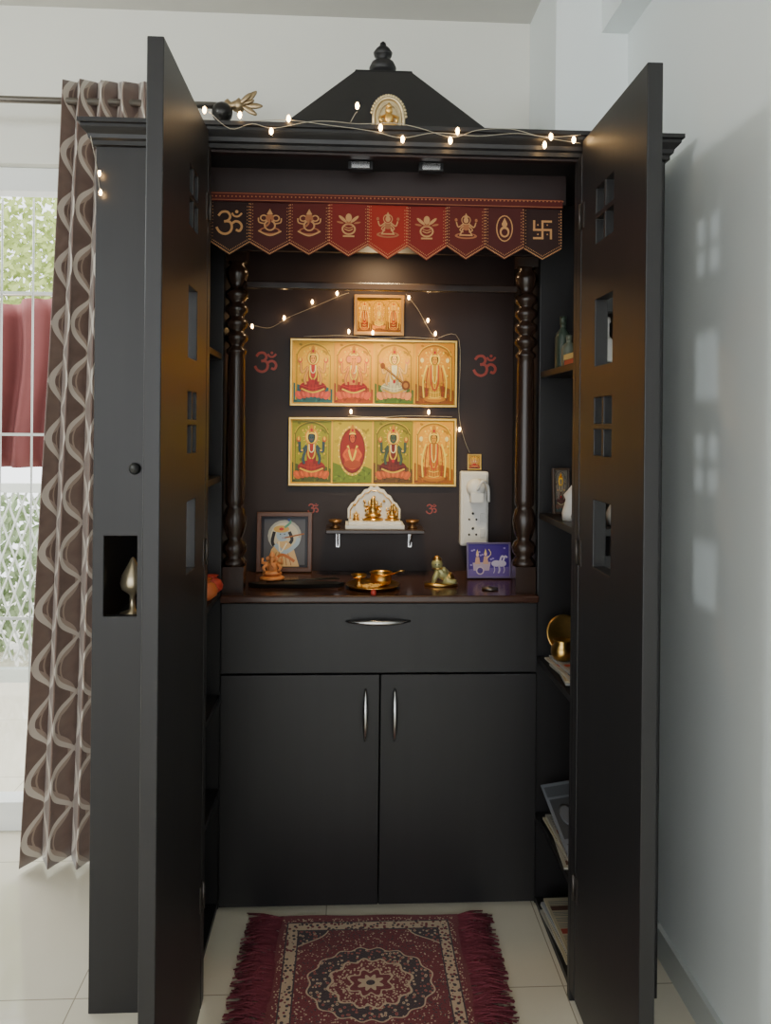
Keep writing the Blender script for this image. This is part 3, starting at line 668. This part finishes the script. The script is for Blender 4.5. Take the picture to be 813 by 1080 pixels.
def lamp(c,s):
    w=MB(); w.lathe([(0,0),(.018*s,0),(.02*s,.004*s),(.007*s,.01*s),(.009*s,.016*s),(.024*s,.022*s),(.028*s,.032*s),(.024*s,.03*s),(.006*s,.026*s),(0,.026*s)],c,seg=18)
    return w.make('oil_lamp',pbr('tarnished_brass',(.35,.19,.08,1),.4,.9),label='small footed brass oil lamp',cat='oil lamp',group='small brass lamps on the wall shelf')
l0=lamp((-.137,.65,1.066),.8); clone(l0,(.25,0,0))
so=empty('socket_board',(.325,.735,1.0),'white electrical socket board with a plug adapter','socket')
w=MB(); w.box(.278,.372,.70,.741,1.0,1.248); w.make('box',PLASTIC,parent=so,bevel=.006)
w=MB(); w.box(.285,.365,.694,.6995,1.008,1.24); w.make('face_plate',PLASTIC,parent=so,bevel=.002)
for cz in(1.045,1.095):
    w=MB()
    for dx,dz,r in((0,.014,.0042),(-.012,-.006,.0034),(.012,-.006,.0034)): w.lathe([(0,0),(r,0),(r,.0015),(0,.0015)],(.318+dx,.6938,cz+dz),rot=Matrix.Rotation(math.pi/2,3,'X'),seg=12)
    w.make('socket_outlet',DARKP,parent=so)
for zz in(1.03,1.08):
    w=MB(); w.box(.343,.358,.689,.694,zz,zz+.03,rot=Matrix.Rotation(.15,3,'X')); w.make('switch',PLASTIC,parent=so,bevel=.001)
w=MB(); w.lathe([(0,0),(.03,0),(.032,.02),(.026,.035),(.012,.04),(0,.04)],(.325,.694,1.195),rot=Matrix.Rotation(math.pi/2,3,'X'))
w.box(.305,.345,.65,.694,1.15,1.18); w.tube(catmull([(.325,.65,1.19),(.34,.64,1.22),(.362,.66,1.2),(.368,.68,1.15)],6),.005,6); w.make('plug_adapter',PLASTIC,parent=so)

# ================================================================ COUNTER OBJECTS
ct=.9105
tr=MB(); tr.lathe([(0,0),(.05,0),(.07,.001),(.08,.009),(.082,.011),(.078,.012),(.068,.005),(.05,.004),(0,.004)],(-.02,.47,ct),seg=36)
tr.make('brass_tray',BRASS,label='round shallow brass offering tray',cat='tray')
w=MB(); w.lathe([(0,0),(.022,0),(.03,.008),(.033,.022),(.03,.034),(.033,.038),(.036,.040),(.033,.041),(.028,.034),(.026,.01),(0,.008)],(.004,.475,ct+.0045),seg=28); w.tube([(.034,.473,ct+.038),(.06,.462,ct+.05),(.075,.46,ct+.052)],.002,6)
w.make('brass_bowl',BRASS,label='small brass bowl with a spoon on the tray',cat='bowl')
w=MB(); w.lathe([(0,0),(.016,0),(.006,.008),(.007,.02),(.02,.026),(.024,.034),(.02,.032),(0,.028)],(-.062,.47,ct+.005),seg=20); w.make('oil_lamp',BRASS,label='footed brass oil lamp on the tray',cat='oil lamp')
w=MB()
for i in range(30):
    a=random.random()*6.28;r=.004+.014*random.random(); w.ell((-.03+r*math.cos(a)*2.0,.425+r*math.sin(a)*.6,ct+.010+.006*random.random()),(.007,.007,.005),seg=8,rings=6)
w.make('marigold_petals',pbr('marigold',(.8,.45,.10,1),.6),label='loose yellow marigold petals on the tray',cat='flowers',kind='stuff')
w=MB(); w.lathe([(0,0),(.008,0),(.009,.008),(.006,.015),(.0,.018)],(-.022,.362,ct),seg=14); w.make('powder_box',RED,label='tiny red powder box on the counter edge',cat='box')
def crawler(c,s):
    x,y,z=c; w=MB()
    w.lathe([(0,0),(1.4*s,0),(1.4*s,.2*s),(0,.2*s)],(x,y,z),seg=24,sy=.6,m=1)
    w.ell((x+.1*s,y,z+1.0*s),(.8*s,.5*s,.5*s),rot=Matrix.Rotation(.6,3,'Y')); w.ell((x+.65*s,y,z+.65*s),(.5*s,.52*s,.46*s),m=1)
    w.ell((x-.35*s,y-.08*s,z+1.75*s),(.48*s,.46*s,.48*s)); w.lathe([(.4*s,0),(.36*s,.2*s),(.18*s,.38*s),(0,.46*s)],(x-.34*s,y,z+2.02*s),seg=12,m=1)
    w.tube([(x-.25*s,y-.3*s,z+1.2*s),(x-.55*s,y-.35*s,z+.7*s),(x-.7*s,y-.35*s,z+.25*s)],[.26*s,.22*s,.18*s],8)
    w.tube([(x+.0*s,y-.2*s,z+1.3*s),(x+.35*s,y-.4*s,z+1.2*s),(x+.1*s,y-.45*s,z+1.5*s)],[.22*s,.19*s,.18*s],8)
    w.tube([(x+.6*s,y-.25*s,z+.6*s),(x+.2*s,y-.4*s,z+.4*s),(x+.9*s,y-.45*s,z+.35*s),(x+1.2*s,y-.4*s,z+.35*s)],[.36*s,.32*s,.24*s,.2*s],8)
    w.lathe([(.42*s,0),(.5*s,.08*s),(.42*s,.16*s)],(x-.3*s,y-.03*s,z+1.36*s),seg=16,m=1)
    w.ell((x-.5*s,y-.5*s,z+1.8*s),.06*s,m=2,seg=8,rings=6); w.ell((x-.25*s,y-.52*s,z+1.8*s),.06*s,m=2,seg=8,rings=6)
    w.make('baby_figurine',[pbr('green_gold_glaze',(.40,.38,.17,1),.35,.3,var=.45,vscale=(70,70,70)),BRASS,DARKP],label='green and gold crawling baby deity figurine',cat='figurine')
crawler((.190,.50,ct),.037)
figurine('deity_figurine',(-.335,.60,ct),.042,'orange clay seated deity figurine before the dark frame',pbr('amber_clay',(.62,.24,.08,1),.45,var=.4,vscale=(50,50,50)))
w=MB(); DX=.045; P=[(-.44,.0),(-.40,-.014),(-.25,-.016),(-.17,-.01),(-.15,0),(-.17,.01),(-.25,.016),(-.40,.014)]
P=[(p[0]+DX,p[1]) for p in P]
w.add([(p[0],.48+p[1]*1.3,ct) for p in P]+[(p[0],.48+p[1]*1.7,ct+.012) for p in P],[tuple(range(8)),tuple(range(15,7,-1))]+[(i,(i+1)%8,8+(i+1)%8,8+i) for i in range(8)]); w.tube([(-.34,.48,ct+.014),(-.13,.47,ct+.03)],.0018,5); w.tube([(-.34,.485,ct+.014),(-.12,.49,ct+.022)],.0018,5)
w.make('incense_holder',DARKP,label='long dark incense stick holder on the counter',cat='incense holder')
w=MB(); w.lathe([(0,0),(.022,0),(.026,.004),(.012,.008),(0,.01)],(.33,.44,ct),seg=24); w.make('small_plate',BRONZE,label='small dark metal dish on the counter',cat='dish')

# ================================================================ SIDE SHELF OBJECTS
def bottle(c,h,r,mat,label):
    w=MB(); w.lathe([(0,0),(r,0),(r*1.02,.01),(r*1.02,h*.6),(r*.8,h*.7),(r*.35,h*.78),(r*.35,h*.86),(r*.42,h*.86),(r*.42,h),(0,h)],c,seg=20); return w.make('bottle',mat,label=label,cat='bottle')
bottle((.505,.30,1.561),.15,.022,pbr('green_glass',(.04,.06,.045,1),.3),'dull green bottle standing on the side shelf')
bottle((.505,.24,1.561),.09,.020,pbr('grey_plastic',(.12,.14,.11,1),.4),'grey plastic bottle standing on the side shelf')
def books(x,y,z,cols,grp):
    zz=z
    for i,cc in enumerate(cols):
        rot=Matrix.Rotation(random.uniform(-.08,.08),3,'Z'); e=empty('book',(x,y,zz),'thin closed book lying flat in a stack','book',grp)
        w=MB(); w.box(x-.04,x+.045,y-.05,y+.05,zz,zz+.0015,rot=rot,piv=(x,y,zz)); w.box(x-.04,x+.045,y-.05,y+.05,zz+.0135,zz+.015,rot=rot,piv=(x,y,zz)); w.box(x-.04,x-.038,y-.05,y+.05,zz,zz+.015,rot=rot,piv=(x,y,zz)); w.make('cover',pbr('cover%d'%random.randint(0,9999),cc,.5),parent=e)
        w=MB(); w.box(x-.0379,x+.042,y-.048,y+.048,zz+.0016,zz+.0134,rot=rot,piv=(x,y,zz)); w.make('pages',pbr('pages',(.7,.66,.55,1),.8),parent=e); zz+=.0152
books(.515,.13,1.561,[C(170,70,60),C(200,180,120)],'books on the upper side shelf')
w=MB(); w.lathe([(0,0),(.024,0),(.026,.02),(.02,.04),(.016,.055),(.022,.068),(.010,.082),(0,.095)],(.505,.20,1.1475),seg=20); w.make('white_figurine',MARBLE,label='small white stone idol on the side shelf',cat='figurine')
w=MB(); w.lathe([(0,0),(.035,0),(.04,.02),(.034,.04),(.036,.046),(.03,.046),(.028,.02),(0,.01)],(.515,.10,1.1475),seg=20); w.make('steel_bowl',CHROME,label='small steel bowl on the side shelf',cat='bowl')
def dsm(A,a,b_,c,d): deity(A,a,b_,c,d,C(110,104,96),C(70,80,80),C(150,130,115),C(90,60,55),C(150,138,110),C(95,70,60),'sit')
fr=framed('framed_picture',.490,.54,1.1485,1.28,.34,.1,dsm,'small framed print leaning inside the side shelf',pbr('frame_dark',(.06,.035,.02,1),.4),.006)
w=MB(); R=Matrix.Rotation(1.2,3,'X'); w.lathe([(0,0),(.036,0),(.050,.007),(.054,.010),(.050,.011),(.036,.005),(0,.005)],(.520,.31,.810),rot=R,seg=36); w.make('brass_plate',BRASS,label='round brass plate leaning on the side shelf',cat='plate')
w=MB(); w.lathe([(0,0),(.022,0),(.032,.015),(.031,.033),(.02,.045),(.027,.054),(.023,.054),(.0,.045)],(.498,.25,.7575),seg=24); w.make('brass_pot',BRASS,label='small round brass pot on stacked papers',cat='pot')
def papers(x,y,z,n,grp,w2=.07,d2=.12,j=.22,nm='newspaper'):
    for i in range(n):
        rz=random.uniform(-j,j); ox=random.uniform(-.012,.004); pv=Vector((x+ox,y,z+i*.006)); xf=Matrix.Translation(pv)@Matrix.Rotation(rz,4,'Z')
        A=MB(xf); A.box(-w2,w2,-d2,d2,0,.0055,0,[C(165,161,151),C(145,147,151),C(175,165,140)][i%3])
        for k in range(9):
            yy=-d2+.012+k*(2*d2-.02)/9
            for q in range(2):
                if (k+q+i)%4==0: A.box(-w2+.008+q*w2,-.006+q*w2,yy,yy+.02,.0055,.0058,0,[C(90,60,50),C(60,80,110),C(150,60,50)][(k+i)%3])
                else:
                    for l in range(3): A.box(-w2+.008+q*w2,-.006+q*w2,yy+l*.007,yy+l*.007+.0025,.0055,.0058,0,C(110,110,110))
        A.make('newspaper',PAPER,label='folded newspaper in a loose pile on the side shelf',cat='newspaper',group=grp)
papers(.55,.20,.7265,5,'newspapers under the brass pot',.07,.10,.12)
papers(.55,.20,.2705,4,'newspapers on the lower side shelf',.075,.12,.10)
papers(.55,.20,.0205,6,'newspapers on the bottom side shelf',.075,.12,.12)
def magaz(pv,rx,ry,w2,d2,c0,label,seed):
    rr=random.Random(seed); xf=Matrix.Translation(pv)@Matrix.Rotation(ry,4,'Y')@Matrix.Rotation(rx,4,'X')
    A=MB(xf); A.box(-w2,w2,-d2,d2,0,.004,0,c0); A.box(-w2+.006,w2-.006,d2-.05,d2-.012,.004,.0044,0,sc(c0,.45))
    A.box(-w2+.008,w2*.3,-d2*.5,d2*.55,.004,.0044,0,sc(c0,.3)); A.ell((-w2*.2,d2*.1,.0044),(w2*.4,d2*.3,.0003),0,sc(c0,.75),seg=12,rings=4)
    for k in range(7): A.box(w2*.4,w2-.008,-d2*.5+k*.018,-d2*.5+k*.018+.006,.004,.0044,0,sc(c0,.5))
    for k in range(4): A.box(-w2+.01,w2-.02-rr.random()*.03,-d2+.01+k*.012,-d2+.014+k*.012,.004,.0044,0,sc(c0,.45))
    A.make('magazine',PAPER,label=label,cat='magazine')
magaz(Vector((.515,.20,.342)),.30,-.15,.05,.13,C(112,116,124),'grey magazine tilted over the newspaper pile',1)
w=MB(); w.lathe([(0,0),(.035,0),(.034,.008),(.024,.02),(.018,.05),(.01,.062),(.004,.068),(.004,.1),(.008,.105),(.006,.115),(0,.118)],(.555,.07,1.561),seg=20); w.make('hand_bell',MARBLE,label='small pale hand bell on the side shelf',cat='bell')
w=MB(); w.lathe([(0,0),(.03,0),(.034,.03),(.02,.06),(.024,.08),(.0,.1)],(.60,.10,1.1475),seg=20); w.make('white_figurine',MARBLE,label='small white vase-like idol on the side shelf',cat='figurine')
def pot(c,s,mat,label,nm='clay_pot'):
    w=MB(); w.lathe([(0,0),(.5*s,0),(.95*s,.35*s),(1*s,.7*s),(.8*s,1.1*s),(.45*s,1.3*s),(.5*s,1.42*s),(.62*s,1.5*s),(.5*s,1.5*s),(.3*s,1.3*s),(0,1.2*s)],c,seg=24); return w.make(nm,mat,label=label,cat='pot')
pot((-.480,.335,.9215),.034,RED,'small red painted pot on the side shelf')
pot((-.485,.255,.9215),.038,ORANGE,'orange clay pot on the side shelf')
pot((-.49,.15,.9215),.028,RED,'small red painted pot on the side shelf')
w=MB(); w.lathe([(0,0),(.028,0),(.03,.006),(.008,.014),(.007,.05),(.012,.055),(.026,.065),(.03,.08),(.026,.10),(.012,.125),(.005,.14),(0,.145)],(-.630,.09,.9215),seg=20); w.make('brass_lamp',pbr('pale_brass',(.5,.42,.28,1),.3,.8),label='pale brass standing lamp behind the panel opening',cat='lamp')
bottle((-.495,.12,1.2515),.2,.03,pbr('blue_white',(.5,.55,.6,1),.3),'pale bottle standing on the side shelf')
bottle((-.495,.2,1.6015),.16,.028,PLASTIC,'white plastic bottle standing on the side shelf')

# ================================================================ BRASS ORNAMENT ON CORNICE
orn=empty('brass_ornament',(-.008,.02,2.107),'rounded brass arch ornament with a seated deity on the cornice','ornament')
PB=pbr('pale_brass_ornament',(.60,.48,.28,1),.35,.8,var=.35,vscale=(90,90,90))
w=MB(); w.box(-.046,.030,.012,.034,2.1075,2.114)
cx,cz=-.008,2.150
ao=[(cx-.036,2.114),(cx-.036,cz)]+[(cx-.036*math.cos(math.pi*k/20),cz+.046*math.sin(math.pi*k/20)) for k in range(1,20)]+[(cx+.036,cz),(cx+.036,2.114)]
w.prism(ao,.026,.030)
w.tube([(p[0],.024,p[1]) for p in ao],.0048,8)
ai=[(cx+(p[0]-cx)*.68,2.114+(p[1]-2.114)*.82) for p in ao]
w.tube([(p[0],.023,p[1]) for p in ai],.0022,6)
for k in range(2,len(ao)-1):
    p=ao[k]; d=Vector((p[0]-cx,0,p[1]-cz+.01)).normalized(); w.ell((p[0]+d.x*.006,.024,p[1]+d.z*.006),(.0042,.003,.0042),seg=8,rings=6)
for q in(-1,1): w.ell((cx+q*.040,.024,2.122),(.007,.006,.009),seg=10,rings=8)
w.make('arch',PB,parent=orn)
w=MB(); x,y,z=-.008,.012,2.114
w.ell((x,y,z+.008),(.022,.010,.009)); w.ell((x,y,z+.026),(.012,.009,.016)); w.ell((x,y,z+.046),(.009,.008,.010)); w.lathe([(.009,0),(.005,.009),(0,.015)],(x,y,z+.052),seg=10)
for q in(-1,1): w.tube([(x+q*.009,y,z+.034),(x+q*.022,y-.004,z+.028),(x+q*.018,y-.008,z+.014)],.004,6)
w.make('deity_figure',BRASS,parent=orn)

# ================================================================ FAIRY LIGHTS
def string(name,label,wires,bulbs,grp=None,s=1):
    e=empty(name,wires[0][0],label,'fairy lights')
    w=MB()
    for P in wires: w.tube(catmull(P,5),.0009,5)
    w.make('wire',WIRE,parent=e)
    w0=MB(); w0.lathe([(0,-.008*s),(.003*s,-.005*s),(.0042*s,0),(.003*s,.005*s),(0,.008*s)],(0,0,0),seg=8)
    b0=w0.make('bulb',BULB,parent=e); b0.location=Vector(bulbs[0])-wl(e)
    for p in bulbs[1:]:
        q=b0.copy(); SC.collection.objects.link(q); q.parent=e; q.location=Vector(p)-wl(e)
T=2.111; F=-.037
wires=[[(-.43,F,2.125),(-.38,F-.005,2.085),(-.33,F,2.10),(-.28,F-.003,2.090),(-.2,F,2.108),(-.15,F,T),(-.08,F+.01,T),(0,F,T),(.06,F-.004,2.10),(.14,F-.005,2.080),(.2,F,2.10),(.28,F,T-.006),(.36,F-.002,2.088),(.448,F-.002,2.095)],
       [(-.36,F+.02,T),(-.25,F,T),(-.15,F-.004,2.100),(-.05,F-.002,2.090),(.02,F-.005,2.075),(.1,F-.003,2.090),(.2,F-.003,2.085),(.3,F,2.095),(.40,F-.004,2.080),(.448,F-.002,2.075)],
       [(-.1,F,T),(-.09,F,2.13),(-.085,F,2.135)]]
bulbs=[(-.44,F-.004,2.118),(-.358,F-.006,2.108),(-.285,F-.006,2.072),(-.245,F-.006,2.103),(-.085,F,2.14),(-.03,F-.006,2.088),(.022,F-.006,2.062),(.135,F-.006,2.062),(.152,F-.006,2.085),(.36,F-.006,2.058),(.375,F-.006,2.078),(.43,F-.006,2.072)]
string('fairy_lights','warm fairy lights on pale wire draped along the cornice',wires,bulbs,s=1.15)
yb=.722
string('fairy_lights','warm fairy lights on thin wire around the framed pictures',
 [[(-.43,.5,1.70),(-.40,.6,1.71),(-.36,yb,1.72),(-.30,yb,1.755),(-.22,yb,1.79),(-.13,yb,1.83),(-.1,yb,1.84)],
  [(.09,yb,1.84),(.13,yb,1.79),(.17,yb,1.72),(.19,yb,1.695)],[(.2,yb,1.695),(.27,yb,1.69),(.272,yb,1.45),(.29,yb,1.36),(.31,yb,1.31)],
  [(-.25,yb,1.692),(-.12,yb-.004,1.697),(0,yb,1.690),(.1,yb,1.695),(.2,yb,1.69)],[(-.1,yb-.002,1.43),(0,yb,1.426),(.1,yb,1.432),(.25,yb,1.43)]],
 [(-.405,.6,1.70),(-.315,yb,1.745),(-.222,yb,1.80),(-.14,yb,1.83),(.10,yb,1.82),(.165,yb,1.745),(-.1,yb-.004,1.703),(-.02,yb-.004,1.700),(.19,yb-.004,1.700),(-.09,yb-.004,1.436),(.17,yb-.004,1.437),(.275,yb,1.38)])
string('fairy_lights','two warm bulbs on a wire looped at the cabinet corner',[[(-.70,-.04,2.06),(-.69,-.03,2.0),(-.685,-.012,1.93)]],[(-.688,-.012,1.975),(-.685,-.012,1.93)])

# ================================================================ RUG
HX=.25
m,nt,b=newmat('rug_pile'); v=coords(nt,'Object'); x,y,z=sep(nt,v)
ax=x.abs(); ay=y.abs()
ed=(ax/HX).max(ay/.265)
r=(x*x*.80+(y*1.12)*(y*1.12)).sqrt(); th=y.atan2(x)
vd=E(nt,voro(nt,v,95)); vd2=E(nt,voro(nt,v,140)); vc=voro(nt,v,95,1)
vcx=sep(nt,vc)[0]
MR=C(118,42,50); NV=C(66,50,56); CR=C(200,174,146); RO=C(165,95,86)
dense=mix(nt,vd.lt(.38),NV,mix(nt,vcx.gt(.45),CR,RO)); dense=mix(nt,vd.lt(.17),dense,MR)
field=mix(nt,vd2.lt(.32),MR,mix(nt,vcx.gt(.5),CR,NV))
c_=field
def lob(R,a,n_,ph=0): return (r+((th*n_+ph).cos())*a).lt(R)
cd=((ax-HX)*(ax-HX)+(ay-.265)*(ay-.265)).sqrt()+(ax.atan2(ay)*9).sin()*.008
c_=mix(nt,cd.lt(.148),c_,CR); c_=mix(nt,cd.lt(.144),c_,dense)
c_=mix(nt,lob(.142,.005,16),c_,CR); c_=mix(nt,lob(.138,.005,16),c_,dense)
c_=mix(nt,lob(.094,.006,12,1),c_,CR); c_=mix(nt,lob(.088,.006,12,1),c_,mix(nt,vd2.lt(.40),MR,CR))
c_=mix(nt,lob(.050,.008,8),c_,CR); c_=mix(nt,lob(.044,.007,8),c_,MR); c_=mix(nt,lob(.026,.006,8),c_,CR); c_=mix(nt,r.lt(.010),c_,NV)
c_=mix(nt,ed.gt(.76),c_,NV); c_=mix(nt,ed.gt(.775),c_,mix(nt,vd.lt(.42),CR,mix(nt,vcx.gt(.5),MR,NV))); c_=mix(nt,ed.gt(.885),c_,NV); c_=mix(nt,ed.gt(.9),c_,mix(nt,vd2.lt(.35),MR,CR)); c_=mix(nt,ed.gt(.955),c_,MR)
nz=noise(nt,v,300,2)
c_=mix(nt,(nz-.5)*.5,c_,C(60,20,30))
nt.links.new(c_,b.inputs['Base Color']); b.inputs['Roughness'].default_value=.95; b.inputs['Sheen Weight'].default_value=.2
bn=nt.nodes.new('ShaderNodeBump'); bn.inputs['Strength'].default_value=.6; bn.inputs['Distance'].default_value=.003; nt.links.new(nz.k,bn.inputs['Height']); nt.links.new(bn.outputs[0],b.inputs['Normal'])
RUG=m
rx,ry=-.030,.070
rug=empty('rug',(rx,ry,0),'maroon patterned prayer rug with medallion and fringed ends','rug')
xf=Matrix.Translation((rx,ry,0))@Matrix.Rotation(-.02,4,'Z')
w=MB(xf); vs=[];fs=[];N=24
for i in range(N+1):
    for j in range(N+1):
        a=-HX+2*HX*i/N;bb=-.265+.53*j/N; vs.append((a,bb,.008+.0012*math.sin(a*30)*math.cos(bb*22)))
for i in range(N):
    for j in range(N): q=i*(N+1)+j; fs.append((q,q+N+1,q+N+2,q+1))
w.add(vs,fs,smooth=True); w.box(-HX,HX,-.265,.265,.0005,.0068); w.make('pile',RUG,parent=rug)
FRG=pbr('fringe_yarn',(.17,.028,.045,1),.9,var=.35,vscale=(40,40,40))
for sx in(-1,1):
    w=MB(xf)
    for i in range(420):
        yy=-.265+.53*random.random(); L=.055+.045*random.random(); dy=random.uniform(-.03,.03); z0=.002+.007*random.random()
        w.tube([(sx*(HX-.007),yy,.006),(sx*(HX+L*.5),yy+dy*.5+random.uniform(-.006,.006),z0+.006),(sx*(HX+L),yy+dy,z0)],.0019,4)
    w.make('fringe',FRG,parent=rug,kind='stuff')

# ================================================================ LIGHTS
def area(name,loc,tgt,size,power,col,sy=None):
    l=bpy.data.lights.new(name,'AREA'); l.size=size; l.energy=power; l.color=col
    if sy: l.shape='RECTANGLE'; l.size_y=sy
    o=bpy.data.objects.new(name,l); SC.collection.objects.link(o); o.location=loc
    o.rotation_euler=(Vector(tgt)-Vector(loc)).to_track_quat('-Z','Y').to_euler(); return o
area('daylight_key',(-2.6,-1.62,2.35),(.6,0,1.5),.32,24,(.90,.98,1))
area('outdoor_fill',(-2.0,1.3,3.3),(-2.0,2.6,1.2),1.2,110,(1,1,.97))  # added fill lamp, brightens the room-facing sides of the things outside
area('niche_light',(0,.56,1.965),(0,.60,0),.12,2.4,(1,.66,.34))
p=bpy.data.lights.new('niche_front','SPOT'); p.energy=38; p.color=(1,.80,.42); p.spot_size=1.12; p.spot_blend=.9; p.shadow_soft_size=.04
o=bpy.data.objects.new('niche_front',p); SC.collection.objects.link(o); o.location=(0,.20,2.02); o.rotation_euler=(Vector((0,.74,1.33))-Vector((0,.20,2.02))).to_track_quat('-Z','Y').to_euler()
W=bpy.data.worlds.new('World'); SC.world=W; W.use_nodes=True
W.node_tree.nodes['Background'].inputs[0].default_value=(.96,.99,1,1); W.node_tree.nodes['Background'].inputs[1].default_value=3.5

# ================================================================ CAMERA
cd_=bpy.data.cameras.new('Camera'); cam=bpy.data.objects.new('Camera',cd_); SC.collection.objects.link(cam)
cd_.sensor_width=36; cd_.lens=812/1080*36; cd_.shift_y=-90/1080; cd_.clip_start=.02
cam.matrix_world=Matrix.Translation((-.10,-1.85,1.395))@Matrix.Rotation(math.radians(-2.8),4,'Z')@Matrix.Rotation(math.radians(90),4,'X')@Matrix.Rotation(math.radians(.55),4,'Z')
SC.camera=cam
